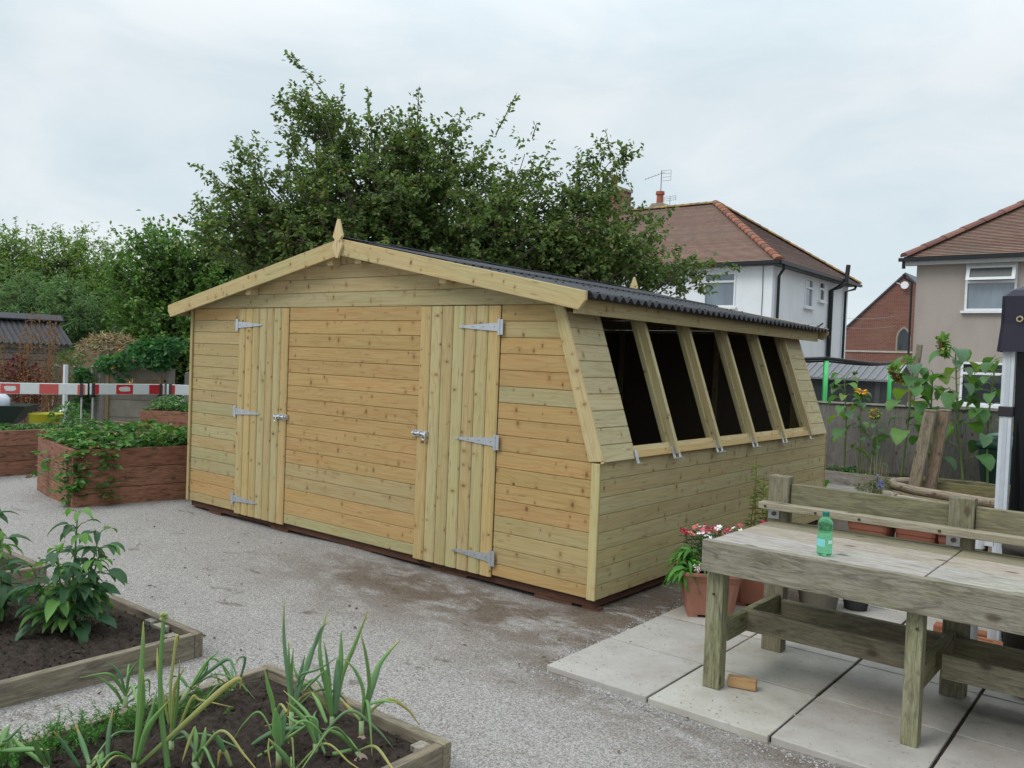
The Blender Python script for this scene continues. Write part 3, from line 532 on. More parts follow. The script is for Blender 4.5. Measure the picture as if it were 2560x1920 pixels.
# floor bearers and packing under the walls
m = Mesh(); Bc = (.115, .052, .033)
m.box((-4.70, .03, -.058), (-.02, .075, -.002), Bc); m.box((-4.70, 4.08, -.058), (-.02, 4.125, -.002), Bc); m.box((-.075, .08, -.058), (-.03, 4.07, -.002), Bc); m.box((-4.68, .08, -.058), (-4.635, 4.07, -.002), Bc); m.build('floor_bearer', 'brown', shed)
for x, w in ((-2.25, .3), (-1.28, .35), (-.35, .3), (-.06, .12), (-3.3, .25), (-4.3, .2)): m = Mesh(); m.box((x-w/2, .035, -.10), (x+w/2, .10, -.059), jit((.15, .07, .045))); m.build('packing_block', 'brown', shed)
ONIONS=[
('tall onion with one long upright leaf, beside the far right board of the front bed',(0.176, -2.411, 0.005),[
 ([(0.171,-2.411,0.091),(0.146,-2.417,0.234),(0.122,-2.421,0.378),(0.11,-2.416,0.518)],0.011,'y'),
 ([(0.174,-2.409,0.091),(0.14,-2.403,0.228),(0.114,-2.392,0.354)],0.01,'y'),
 ([(0.176,-2.407,0.091),(0.143,-2.395,0.224),(0.122,-2.374,0.319)],0.009,'g'),
 ([(0.173,-2.411,0.086),(0.176,-2.378,0.182),(0.185,-2.341,0.299),(0.2,-2.301,0.388),(0.198,-2.274,0.465)],0.013,'y'),
 ([(0.176,-2.407,0.096),(0.169,-2.382,0.191),(0.167,-2.352,0.299)],0.013,'g'),
 ([(0.181,-2.4,0.189),(0.192,-2.357,0.25),(0.199,-2.313,0.386),(0.212,-2.269,0.424)],0.009,'y'),
 ([(0.188,-2.394,0.199),(0.217,-2.405,0.247),(0.291,-2.381,0.282),(0.367,-2.354,0.341)],0.008,'g'),
 ([(0.203,-2.383,0.17),(0.236,-2.359,0.217),(0.274,-2.331,0.264)],0.008,'y'),
 ([(0.177,-2.406,0.115),(0.171,-2.374,0.179),(0.129,-2.372,0.237),(0.101,-2.358,0.267)],0.007,'y'),
 ([(0.165,-2.418,0.041),(0.127,-2.431,0.039),(0.071,-2.46,0.021)],0.005,'d'),
]),
('broad leaved onion with a leaf cut off square at its top',(0.261, -2.284, 0.005),[
 ([(0.26,-2.283,0.062),(0.204,-2.291,0.215),(0.17,-2.283,0.306),(0.154,-2.263,0.374)],0.012,'g'),
 ([(0.261,-2.281,0.067),(0.264,-2.316,0.263),(0.275,-2.348,0.375)],0.009,'y'),
 ([(0.267,-2.276,0.062),(0.269,-2.273,0.203),(0.268,-2.274,0.29)],0.021,'g'),
 ([(0.26,-2.283,0.057),(0.258,-2.308,0.18),(0.265,-2.329,0.259)],0.02,'g'),
 ([(0.269,-2.275,0.072),(0.282,-2.255,0.226),(0.313,-2.222,0.351),(0.344,-2.189,0.482)],0.013,'y'),
 ([(0.272,-2.268,0.177),(0.27,-2.258,0.274),(0.26,-2.253,0.391)],0.015,'g'),
 ([(0.233,-2.297,0.24),(0.238,-2.331,0.233),(0.225,-2.38,0.196),(0.238,-2.407,0.192)],0.007,'y'),
]),
('onion with a bare swollen bulb nearest the front bed corner',(0.41, -2.262, 0.005),[
 ([(0.406,-2.262,0.08),(0.42,-2.269,0.194),(0.406,-2.299,0.281),(0.379,-2.34,0.338)],0.01,'y'),
 ([(0.408,-2.261,0.09),(0.432,-2.253,0.217),(0.427,-2.27,0.342),(0.418,-2.291,0.427)],0.01,'y'),
 ([(0.41,-2.259,0.09),(0.409,-2.223,0.212),(0.421,-2.178,0.297),(0.457,-2.115,0.375)],0.014,'y'),
 ([(0.411,-2.258,0.095),(0.416,-2.219,0.208),(0.422,-2.18,0.298)],0.016,'g'),
 ([(0.42,-2.249,0.141),(0.491,-2.23,0.172),(0.556,-2.217,0.178)],0.008,'y'),
 ([(0.404,-2.264,0.08),(0.352,-2.271,0.111),(0.297,-2.279,0.14)],0.01,'d'),
]),
('thick pale stemmed onion with torn yellow leaf tops, at the front bed centre',(0.361, -2.603, 0.005),[
 ([(0.357,-2.603,0.077),(0.374,-2.627,0.172),(0.395,-2.65,0.243)],0.024,'g'),
 ([(0.363,-2.598,0.082),(0.354,-2.588,0.167),(0.348,-2.578,0.21)],0.02,'g'),
 ([(0.348,-2.608,0.135),(0.351,-2.63,0.242),(0.355,-2.653,0.309),(0.36,-2.675,0.383)],0.012,'y'),
 ([(0.345,-2.608,0.207),(0.381,-2.616,0.242),(0.423,-2.62,0.229),(0.45,-2.636,0.269)],0.009,'d'),
 ([(0.338,-2.616,0.134),(0.313,-2.592,0.176),(0.303,-2.557,0.163)],0.006,'d'),
 ([(0.362,-2.595,0.181),(0.417,-2.616,0.235)],0.007,'d'),
]),
('fallen onion with its leaves sprawled to the left over the soil',(0.379, -2.454, 0.005),[
 ([(0.376,-2.455,0.047),(0.364,-2.484,0.123),(0.343,-2.521,0.179),(0.326,-2.554,0.217)],0.013,'y'),
 ([(0.372,-2.457,0.07),(0.333,-2.449,0.126),(0.279,-2.455,0.16),(0.204,-2.476,0.202)],0.01,'y'),
 ([(0.404,-2.429,0.123),(0.351,-2.427,0.182),(0.302,-2.422,0.207)],0.012,'y'),
 ([(0.35,-2.473,0.115),(0.308,-2.524,0.072),(0.232,-2.604,-0),(0.201,-2.646,-0.015)],0.012,'y'),
 ([(0.351,-2.473,0.106),(0.238,-2.529,0.075),(0.144,-2.572,0.002),(0.079,-2.591,-0.07)],0.014,'g'),
 ([(0.375,-2.456,0.047),(0.37,-2.452,0.134),(0.296,-2.507,0.138)],0.008,'g'),
 ([(0.343,-2.479,0.115),(0.297,-2.495,0.12),(0.265,-2.5,0.129)],0.009,'y'),
]),
('fallen onion with a dried bulb lying beside the near board',(0.528, -2.367, 0.005),[
 ([(0.515,-2.376,0.037),(0.482,-2.434,0.106),(0.452,-2.491,0.138)],0.013,'g'),
 ([(0.515,-2.376,0.041),(0.45,-2.376,0.068),(0.382,-2.38,0.071)],0.011,'y'),
 ([(0.5,-2.388,0.041),(0.416,-2.434,0.01),(0.29,-2.514,-0.008)],0.013,'g'),
 ([(0.426,-2.448,0.018),(0.383,-2.445,0.069),(0.343,-2.439,0.126),(0.327,-2.415,0.143)],0.01,'g'),
 ([(0.493,-2.394,0.04),(0.411,-2.43,0.005),(0.344,-2.455,-0.023),(0.41,-2.373,-0.061)],0.01,'g'),
]),
('short onion with one thick leaf leaning left, at the front bed near edge',(0.442, -2.588, 0.005),[
 ([(0.436,-2.593,0.018),(0.415,-2.63,0.083),(0.39,-2.671,0.142)],0.015,'y'),
 ([(0.362,-2.648,0.123),(0.372,-2.657,0.091),(0.393,-2.659,0.036)],0.005,'d'),
 ([(0.419,-2.605,0.044),(0.45,-2.618,0.076),(0.476,-2.637,0.056)],0.006,'y'),
]),
('toppled onion with its pale stem in the air and leaves folded over',(-0.357, -2.575, 0.005),[
 ([(-0.326,-2.547,0.085),(-0.243,-2.498,0.171),(-0.182,-2.467,0.221),(-0.147,-2.461,0.194),(-0.12,-2.461,0.148)],0.012,'g'),
 ([(-0.323,-2.545,0.083),(-0.267,-2.53,0.159),(-0.224,-2.527,0.22),(-0.17,-2.515,0.266)],0.008,'g'),
 ([(-0.316,-2.538,0.098),(-0.263,-2.517,0.155),(-0.238,-2.518,0.21)],0.007,'g'),
 ([(-0.329,-2.549,0.083),(-0.361,-2.562,0.118),(-0.39,-2.573,0.124)],0.01,'g'),
 ([(-0.373,-2.583,0.131),(-0.345,-2.617,0.141),(-0.315,-2.652,0.12)],0.008,'g'),
 ([(-0.317,-2.54,0.066),(-0.286,-2.507,0.025),(-0.271,-2.487,-0.031),(-0.251,-2.462,-0.064),(-0.238,-2.441,-0.048)],0.009,'y'),
]),
('thin onion with drooping curled leaves, against the far left board of the front bed',(-0.319, -2.344, 0.005),[
 ([(-0.319,-2.344,0.027),(-0.326,-2.366,0.077),(-0.336,-2.391,0.13)],0.008,'g'),
 ([(-0.319,-2.344,0.027),(-0.291,-2.33,0.084),(-0.273,-2.323,0.162),(-0.285,-2.344,0.168),(-0.289,-2.359,0.141)],0.008,'y'),
 ([(-0.318,-2.343,0.027),(-0.353,-2.332,0.083),(-0.384,-2.319,0.11)],0.007,'g'),
 ([(-0.321,-2.346,0.012),(-0.362,-2.38,0.041),(-0.384,-2.397,0.1)],0.006,'g'),
 ([(-0.363,-2.379,0.033),(-0.323,-2.362,0.001),(-0.278,-2.34,-0.003),(-0.237,-2.321,0.01)],0.006,'g'),
 ([(-0.298,-2.325,0.066),(-0.268,-2.305,0.008),(-0.228,-2.275,-0.008),(-0.184,-2.243,-0.058)],0.006,'y'),
]),
('dense onion with a long leaf bent over to a yellow tip',(0.034, -2.96, 0.005),[
 ([(0.031,-2.961,0.042),(0.024,-2.945,0.208),(0.012,-2.931,0.419),(-0.003,-2.923,0.517)],0.014,'y'),
 ([(0.033,-2.959,0.042),(0.081,-2.964,0.258),(0.115,-2.982,0.394)],0.013,'y'),
 ([(0.035,-2.958,0.042),(0.017,-2.914,0.131),(0,-2.869,0.245)],0.014,'g'),
 ([(0.04,-2.954,0.043),(0.103,-2.953,0.181),(0.196,-2.929,0.299)],0.016,'y'),
 ([(0.044,-2.951,0.032),(0.114,-2.879,0.128),(0.205,-2.791,0.253),(0.248,-2.742,0.311),(0.271,-2.712,0.33),(0.266,-2.706,0.289)],0.015,'d'),
]),
('green leaning onion with yellowed tips behind the flowering onion',(-0.011, -2.799, 0.005),[
 ([(-0.014,-2.8,0.05),(-0.04,-2.795,0.2),(-0.047,-2.773,0.405),(-0.054,-2.759,0.404),(-0.074,-2.757,0.359)],0.008,'d'),
 ([(-0.01,-2.796,0.067),(0.036,-2.809,0.226),(0.075,-2.827,0.375)],0.008,'y'),
 ([(-0.021,-2.803,0.095),(-0.085,-2.815,0.279),(-0.119,-2.806,0.366)],0.009,'d'),
 ([(-0.015,-2.8,0.067),(-0.003,-2.799,0.241),(0.032,-2.783,0.325)],0.01,'d'),
 ([(-0.018,-2.803,0.038),(-0.001,-2.784,0.083),(0.031,-2.749,0.204),(0.053,-2.727,0.196),(0.143,-2.651,0.173)],0.008,'d'),
]),
('blue green onion with a white stem among the carrot tops',(-0.472, -2.742, 0.005),[
 ([(-0.472,-2.74,0.067),(-0.473,-2.776,0.134),(-0.479,-2.817,0.175),(-0.532,-2.897,0.167)],0.012,'g'),
 ([(-0.472,-2.74,0.074),(-0.459,-2.777,0.176),(-0.459,-2.828,0.232)],0.009,'g'),
 ([(-0.47,-2.738,0.074),(-0.437,-2.744,0.166),(-0.382,-2.734,0.237)],0.009,'g'),
 ([(-0.467,-2.736,0.061),(-0.464,-2.697,0.095),(-0.455,-2.655,0.113),(-0.475,-2.638,0.034)],0.009,'g'),
 ([(-0.478,-2.745,0.03),(-0.483,-2.782,0.102),(-0.517,-2.842,0.171)],0.01,'g'),
 ([(-0.468,-2.738,0.036),(-0.472,-2.681,0.054)],0.009,'g'),
]),
('stubby onion with broken tips bent to the soil, left of the fallen leaves',(0.192, -2.811, 0.005),[
 ([(0.176,-2.823,0.042),(0.144,-2.797,0.099),(0.104,-2.778,0.132)],0.013,'g'),
 ([(0.191,-2.811,0.032),(0.164,-2.779,0.1),(0.132,-2.753,0.128)],0.014,'y'),
 ([(0.173,-2.821,0.164),(0.171,-2.842,0.112),(0.17,-2.863,0.054)],0.008,'d'),
 ([(0.256,-2.757,0.083),(0.253,-2.775,0.126),(0.246,-2.796,0.164)],0.015,'g'),
 ([(0.279,-2.741,0.031),(0.259,-2.753,0.078),(0.243,-2.764,0.076),(0.238,-2.768,0.027)],0.013,'d'),
]),
('onion with thick stubby leaves turning orange at their tips',(-0.078, -3.062, 0.005),[
 ([(-0.08,-3.062,0.032),(-0.125,-3.064,0.084),(-0.173,-3.069,0.145)],0.014,'o'),
 ([(-0.106,-3.083,0.019),(-0.113,-3.131,0.111),(-0.109,-3.171,0.175)],0.011,'o'),
 ([(-0.032,-3.024,0.023),(-0.055,-3.01,0.127),(-0.07,-2.99,0.206)],0.012,'o'),
 ([(-0.071,-3.055,0.025),(-0.089,-3.035,0.043),(-0.106,-3.014,0.043)],0.015,'d'),
 ([(-0.048,-3.037,0.026),(-0.082,-3.022,0.045),(-0.112,-3.004,0.049)],0.017,'g'),
]),
('onion at the left edge with a leaf bent flat across it',(-0.173, -3.164, 0.005),[
 ([(-0.173,-3.164,0.03),(-0.152,-3.198,0.096),(-0.13,-3.231,0.171)],0.014,'g'),
 ([(-0.178,-3.167,0.037),(-0.251,-3.19,0.061),(-0.32,-3.211,0.089),(-0.387,-3.229,0.11)],0.012,'o'),
 ([(-0.163,-3.155,0.035),(-0.138,-3.18,0.095),(-0.117,-3.209,0.146)],0.009,'g'),
 ([(-0.3,-3.264,0.077),(-0.218,-3.215,0.093),(-0.139,-3.171,0.102)],0.014,'y'),
]),
('blue green leek like onion cut by the left edge of the picture',(-0.284, -3.255, 0.005),[
 ([(-0.288,-3.258,0.022),(-0.304,-3.255,0.072),(-0.32,-3.255,0.099)],0.02,'g'),
 ([(-0.267,-3.241,0.023),(-0.31,-3.226,0.067),(-0.363,-3.218,0.111)],0.02,'g'),
 ([(-0.293,-3.258,0.111),(-0.257,-3.247,0.134),(-0.202,-3.219,0.196)],0.01,'y'),
 ([(-0.294,-3.26,0.096),(-0.331,-3.24,0.116),(-0.358,-3.211,0.134)],0.02,'g'),
]),
]
STALK=[(0.118, -2.881, 0.005), (0.113, -2.884, 0.032), (0.087, -2.898, 0.213), (0.077, -2.9, 0.373), (0.078, -2.893, 0.534), (0.079, -2.892, 0.546)]
# ------------------------------------------------------------ grey timber vegetable beds (foreground)
def low_bed(x0, x1, y0, y1, label, zt=.04, t=.045, pegs=()):
    b = thing('garden_bed', label, 'garden bed', ((x0+x1)/2, (y0+y1)/2, GZ), 'low grey timber garden beds'); c = lambda: jit((.275, .235, .18), .12, .03)
    for a, q in (((x0, y1-t, GZ-.02), (x1, y1, zt)), ((x0, y0, GZ-.02), (x1-t-.001, y0+t, zt))):
        m = Mesh(); m.box(a, q, c()); m.build('board', 'bed', b, .004)
    for a, q in (((x1-t, y0, GZ-.02), (x1-.0005, y1-t-.001, zt-.002)), ((x0, y0+t+.001, GZ-.02), (x0+t, y1-t-.001, zt-.002))):
        m = Mesh(); m.box(a, q, c()); m.build('board', 'bed', b, .004)
    for px, py in pegs: m = Mesh(); m.box((px-.03, py-.03, GZ), (px+.03, py+.03, zt-.012), jit((.36, .33, .28))); m.build('corner_peg', 'bed', b, .003)
    s = Mesh(); n = 84; V = []; X = np.linspace(x0+t, x1-t, n); Y = np.linspace(y0+t, y1-t, n)
    for y in Y:
        for x in X:
            e = min(x-x0-t, x1-t-x, y-y0-t, y1-t-y); k = min(1, e/.08)
            V.append((x, y, zt-.045+.022*k+NR.normal(0, .0075)*k+.012*math.sin(9*x+2)*math.cos(7*y)*k+.007*math.sin(31*x+3*y)*math.sin(27*y+1)*k))
    s.add(V, [(j*n+i, j*n+i+1, (j+1)*n+i+1, (j+1)*n+i) for j in range(n-1) for i in range(n-1)]); s.build('soil', 'soil', b, smooth=True)
    # loose clods
    for _ in range(520):
        x, y = R.uniform(x0+t+.03, x1-t-.03), R.uniform(y0+t+.03, y1-t-.03); r = R.uniform(.003, .010)+(R.uniform(0, .012) if R.random() < .12 else 0)
        if _ == 0: s = Mesh()
        k = [R.uniform(.6, 1.3) for _ in range(6)]
        s.add([(x+r*k[0], y, zt-.018), (x, y+r*k[1], zt-.018), (x-r*k[2], y, zt-.018), (x, y-r*k[3], zt-.018), (x, y, zt-.018+r*k[4]*.9), (x, y, zt-.03)], [(0, 1, 4), (1, 2, 4), (2, 3, 4), (3, 0, 4), (1, 0, 5), (2, 1, 5), (3, 2, 5), (0, 3, 5)])
    q = s.build('clods', 'soil', b); q['kind'] = 'stuff'
    return b
low_bed(-.43, .715, -3.62, -2.085, 'low grey timber bed of dark soil planted with onions, nearest the camera', pegs=((.635, -2.165),))
low_bed(-2.42, -1.02, -3.9, -2.065, 'low grey timber bed with two leafy dark green plants and a white marker', pegs=((-1.13, -2.18), (-1.42, -2.12)))
low_bed(-4.3, -2.86, -3.9, -2.06, 'low grey timber bed at the left edge, beyond the bed with the white marker')
m = Mesh(); m.hexa([(-1.486, -2.452, 0), (-1.474, -2.440, 0), (-1.475, -2.439, 0), (-1.487, -2.451, 0)], [(-1.490, -2.450, .075), (-1.476, -2.436, .075), (-1.478, -2.434, .075), (-1.492, -2.448, .075)], (.8, .82, .84))
tag(m.build('plant_marker', 'plastic'), 'small white plastic plant marker stuck in the soil', 'plant marker')

# onions
TIP = {'g': (.22, .34, .12), 'y': (.42, .40, .10), 'o': (.50, .30, .13), 'd': (.46, .38, .14)}
def blend(a, b, k): return tuple(p*(1-k)+q*k for p, q in zip(a, b))
def spline(pts, n=14):
    P = [Vector(p) for p in pts]; P = [P[0]*2-P[1]]+P+[P[-1]*2-P[-2]]; o = []
    for i in range(1, len(P)-2):
        for j in range(n):
            t = j/n; a, b, c, d = P[i-1:i+3]
            o.append(.5*((2*b)+(c-a)*t+(2*a-5*b+4*c-d)*t*t+(3*b-a-3*c+d)*t**3))
    return o+[P[-2]]
for label, base, lvs in ONIONS:
    t = thing('onion_plant', label, 'onion plant', base, 'onion plants in the front bed')
    m = Mesh(); B = Vector(base); first = Vector(lvs[0][0][0])
    st = [B+Vector((0, 0, -.01)), B+(first-B)*.4, first]
    m.tube(st, [.012, .010, .0095], 10, cols=[(.40, .36, .22), (.36, .46, .25)]); m.build('stem', 'nleaf', t, smooth=True)
    if 'bulb' in label: m = Mesh(); m.lathe([(.012, -.025), (.026, -.012), (.029, -.002), (.020, .012), (.008, .022)], base, 14, (.33, .24, .20)); m.build('bulb', 'matt', t, smooth=True)
    if 'left edge' not in label:
        b0 = Vector(lvs[0][0][0])
        for _ in range(2):
            a = R.uniform(0, 6.283); L = R.uniform(.14, .30); d = Vector((math.cos(a), math.sin(a), 0)); h = R.uniform(.03, .13); q = [b0, b0+d*L*.4+Vector((0, 0, h)), b0+d*L*.75+Vector((0, 0, h*.5)), Vector((b0.x+d.x*L, b0.y+d.y*L, .022+R.uniform(0, .03)))]; lvs = lvs+[([tuple(v) for v in q], R.uniform(.005, .010), R.choice('yyodg'))]
    for pts, w, tip in lvs:
        m = Mesh(); P = spline(pts, 9); n = len(P); base_c = jit((.185, .33, .115) if R.random() < .6 else (.16, .29, .15), .2, .06); rad = []; cs = []
        for i in range(n):
            k = i/(n-1); rad.append(max(w*.62*(.75+.45*math.sin(min(k*2.2, 1.57)))*(1-.86*max(0, (k-.45)/.55)**1.4), .0012))
            c = blend((.30, .42, .21), base_c, min(1, k*4)) if pts[0] == lvs[0][0][0] else base_c
            f = {'g': max(0, (k-.88)/.12)*.5, 'y': max(0, (k-.72)/.28), 'o': max(0, (k-.70)/.22), 'd': min(1, .25+k)}[tip]; cs.append(blend(c, TIP[tip], min(1, f)))
        m.tube(P, rad, 9, cols=cs, flat=.72); m.build('leaf', 'nleaf', t, smooth=True)
t = thing('onion_plant', 'flowering onion with a straight stalk and a round pale flower head', 'onion plant', STALK[0], 'onion plants in the front bed')
m = Mesh(); m.tube(spline(STALK, 6), [.0115-.00022*i for i in range(31)], 9, (.16, .30, .10)); m.build('stalk', 'nleaf', t, smooth=True)
m = Mesh(); H = np.array(STALK[-1]); n = 150; D = unit(NR.normal(size=(n, 3))); leaves(m, H+D*.004, D, .013, .008, J((.50, .55, .36), .2, n), droop=0); m.build('flower_head', 'nleaf', t)
# carrots: feathery row along the far board
m = Mesh(); P = []; Dd = []
for _ in range(210):
    y = R.uniform(-3.45, -2.45); x = -.30+R.gauss(0, .05)+(.03 if y > -2.7 else 0); h = R.uniform(.05, .13); d = Vector((R.gauss(0, .5), R.gauss(0, .5), 1)).normalized(); b = Vector((x, y, .01))
    if y > -2.62 and R.random() < .5: continue
    m.tube([b, b+d*h*.6, b+d*h+Vector((d.x*.02, d.y*.02, -.008))], [.0016, .0013, .0008], 4, (.09, .20, .04))
    for k in range(26): P.append(b+d*h*R.uniform(.35, 1.05)); Dd.append((d.x+R.gauss(0, .8), d.y+R.gauss(0, .8), R.gauss(.2, .6)))
P = np.array([tuple(p) for p in P]); leaves(m, P, np.array(Dd), NR.uniform(.008, .022, len(P)), .0042, J((.075, .215, .035), .35, len(P)))
o = m.build('carrot_foliage', 'nleaf'); tag(o, 'feathery bright green carrot tops along the board of the front bed', 'carrot tops', kind='stuff')
# weeds and dry litter on the soil
# dahlia-like leafy plants
def big_leaf(m, p, d, L, w, col, droop=.5, n=6, up=(0, 0, 1)):
    p = Vector(p); d = Vector(d).normalized(); s = d.cross(Vector(up)); s = s.normalized() if s.length > 1e-3 else Vector((1, 0, 0)); V = []
    s = (s+Vector((R.gauss(0, .25), R.gauss(0, .25), R.gauss(0, .25)))).normalized(); c = p.copy(); dd = d.copy()
    wave = R.uniform(-.2, .2)
    for i in range(n+1):
        k = i/n; hw = w*.5*(math.sin(math.pi*min(1, .06+k**.75*.94))**.8) if 0 < i < n else (.002 if i == 0 else .0008)
        nrm = s.cross(dd).normalized(); e = nrm*(hw*.35); ed = 1+.06*(-1)**i
        V += [c+s*hw*ed+e, c+nrm*(hw*wave*.3), c-s*hw*ed+e]; c = c+dd*(L/n); dd = (dd+Vector((0, 0, -1))*(droop*1.6/n)).normalized()
    F = [];
    for i in range(n): a = i*3; F += [(a, a+1, a+4, a+3), (a+1, a+2, a+5, a+4)]
    m.add(V, F, col)
def leafy_plant(base, h, n_nodes, label, spread, seed):
    rr = random.Random(seed); t = thing('dahlia_plant', label, 'leafy plant', base, 'leafy plants in the low bed'); st = Mesh(); lf = Mesh(); B = Vector(base)
    for sidx in range(7):
        a = rr.uniform(0, 6.28); hh = h*(1 if sidx == 0 else rr.uniform(.45, .8)); lean = 0.05 if sidx == 0 else rr.uniform(.25, .6)
        top = B+Vector((math.cos(a)*lean*hh, math.sin(a)*lean*hh, hh)); pts = [B, B.lerp(top, .5)+Vector((math.cos(a), math.sin(a), 0))*lean*hh*.1, top]; P = spline(pts, 8)
        st.tube(P, [.0075*(1-.6*i/len(P)) for i in range(len(P))], 7, (.10, .19, .06))
        nn = n_nodes if sidx == 0 else n_nodes-3
        for k in range(nn):
            f = .16+.84*k/(nn-1); q = P[int(f*(len(P)-1))]; aa = k*1.571+rr.uniform(-.4, .4)+a
            for s in (0, math.pi):
                al = aa+s; dr = Vector((math.cos(al), math.sin(al), rr.uniform(.15, .75))); pl = (spread*(1.15-f*.75))*rr.uniform(.55, 1.0); e = q+dr.normalized()*pl*.55
                st.tube([q, q.lerp(e, .5)+Vector((0, 0, .01)), e], [.003, .0025, .002], 5, (.11, .20, .06))
                col = jit((.05, .125, .055) if rr.random() < .8 else (.11, .23, .05), .22, .06); L = rr.uniform(.085, .15)*(1.1-.3*f)
                big_leaf(lf, e, (dr.x, dr.y, dr.z*.6-.1), L*1.15, L*.46, col, rr.uniform(.6, 1.4))
                for sd in (-1, 1):
                    if rr.random() < .75: big_leaf(lf, q.lerp(e, .8), (dr.x-sd*dr.y*.9, dr.y+sd*dr.x*.9, dr.z*.3-.1), L*.85, L*.34, col, rr.uniform(.6, 1.5))
    st.build('stem', 'nleaf', t, smooth=True); lf.build('leaves', 'leaf', t, smooth=True)
leafy_plant((-1.56, -2.49, .012), .60, 10, 'leafy dark green plant behind the white plant marker', .235, 4)
leafy_plant((-2.02, -2.70, .012), .60, 9, 'leafy dark green plant cut by the left edge of the picture', .23, 9)
m = Mesh(); m.box((-1.33, -2.17, -.01), (-1.24, -2.125, .035), (.42, .38, .32)); tag(m.build('wood_offcut', 'bed', bevel=.003), 'short grey wood offcut lying on the soil by the far board', 'wood offcut')

# ------------------------------------------------------------ tall potting bench
TB = thing('potting_bench', 'weathered grey wooden bench table with raised back rail and shelf', 'bench', (1.9, -.3, GZ)); ZT = .668
OW, TOPC = (.25, .228, .175), (.60, .56, .52)
def part(nm, a, b, col=OW, mat='old', bev=.004, **k): m = Mesh(); m.box(a, b, jit(col, .08, .02), **k); return m.build(nm, mat, TB, bev)
part('apron', (1.045, -.725, .515), (3.6, -.685, .665), (.295, .268, .215))
for (x0, x1) in ((1.075, 2.008), (2.014, 3.55)):
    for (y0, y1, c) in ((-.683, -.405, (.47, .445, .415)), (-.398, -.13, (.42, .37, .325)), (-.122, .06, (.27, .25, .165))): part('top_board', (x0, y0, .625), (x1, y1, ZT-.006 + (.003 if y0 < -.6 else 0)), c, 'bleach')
for x in (1.05, 1.945): part('leg', (x, -.665, -.056), (x+(.085 if x < 1.5 else .066), -.595, .6), (.31, .30, .19)); part('leg', (x-.005, .065, -.056), (x+.105, .145, .905), (.26, .235, .165))
part('leg', (2.85, -.665, -.056), (2.935, -.595, .6)); part('leg', (2.84, .065, -.056), (2.95, .145, .905))
for a, b in ((1.161, 1.938), (2.052, 2.838), (2.952, 3.6)): part('back_rail', (a, .09, .735), (b, .13, .868), (.25, .235, .15))
part('shelf', (1.02, -.005, .728), (3.6, .064, .765), (.36, .33, .24), 'bleach')
part('rear_rail', (1.06, .147, .55), (3.6, .185, .648), (.15, .16, .07))
part('lower_rail', (1.11, -.375, .165), (1.93, -.335, .272), (.27, .245, .175)); part('lower_rail', (2.03, -.375, .165), (3.6, -.335, .272), (.28, .255, .18))
part('lower_rail', (1.16, .025, .135), (3.6, .063, .245), (.21, .19, .125))
for x in (1.10, 1.965, 2.87): part('cross_rail', (x, -.594, .165), (x+.04, .063, .265), (.25, .25, .14))
part('leg_brace', (1.025, -.60, .10), (1.047, -.57, .19), (.36, .38, .2))
m = Mesh(); m.box((1.935, -.56, .02), (1.96, -.52, .12), OW)
for x in (1.055, 1.94): m = Mesh(); m.box((x-.002, .060, .600 if 0 else .672), (x+.058, .0645, .726), (.50, .51, .52)); m.tube([(x+.03, .061, .70), (x+.03, .052, .70)], .012, 8, (.12, .10, .09)); m.build('bolt_plate', 'metal', TB)
m = Mesh()
for x in (1.06, 1.33, 1.55, 1.92, 2.5, 3.0): m.tube([(x, -.006, .745), (x, -.010, .745)], .007, 8, (.10, .07, .05))
for x, z in ((1.09, .40), (1.99, .44), (1.09, .55)): m.tube([(x, -.667, z), (x, -.6725, z)], .006, 8, (.09, .07, .06))
m.build('screw_heads', 'metal', TB)
m = Mesh(); m.box((-.075, -.022, 0), (.06, .022, .05), (.46, .28, .14)); o = m.build('wood_block', 'new', bevel=.004); o.location = (1.205, -.555, -.054); o.rotation_euler = (0, 0, math.radians(14)); tag(o, 'short orange brown wood block lying against the bench leg', 'wood block')
# bottle
BT = thing('water_bottle', 'small green plastic water bottle with dark green cap on bench top', 'bottle', (1.583, -.62, ZT+.001))
prof = [(.010, .004), (.024, .001), (.030, .004), (.0325, .012), (.0335, .05), (.033, .075), (.0315, .09), (.029, .103), (.031, .118), (.0325, .132), (.0315, .145), (.026, .157), (.018, .166), (.0125, .171), (.0125, .180)]
m = Mesh(); m.lathe([(r, z) for r, z in prof], BT.location, 28, (.2, .8, .5)); m.build('body', 'bottle', BT, smooth=True)
m = Mesh(); m.lathe([(.0145, .1722), (.0148, .174), (.0148, .191), (.0125, .1935)], BT.location, 20, (.015, .16, .13)); m.build('cap', 'plastic', BT)
m = Mesh(); V = []; n = 9
for i in range(n+1): a = math.radians(-150+i*9); V += [Vector((.0341*math.cos(a), .0341*math.sin(a), z))+BT.location for z in (.042, .074)]
m.add(V, [(2*i, 2*i+2, 2*i+3, 2*i+1) for i in range(n)], (.22, .60, .62)); V = []
for i in range(5): a = math.radians(-45+i*9); V += [Vector((.0341*math.cos(a), .0341*math.sin(a), z))+BT.location for z in (.056, .070)]
m.add(V, [(2*i, 2*i+2, 2*i+3, 2*i+1) for i in range(4)], (.62, .78, .78)); m.build('label', 'plastic', BT)

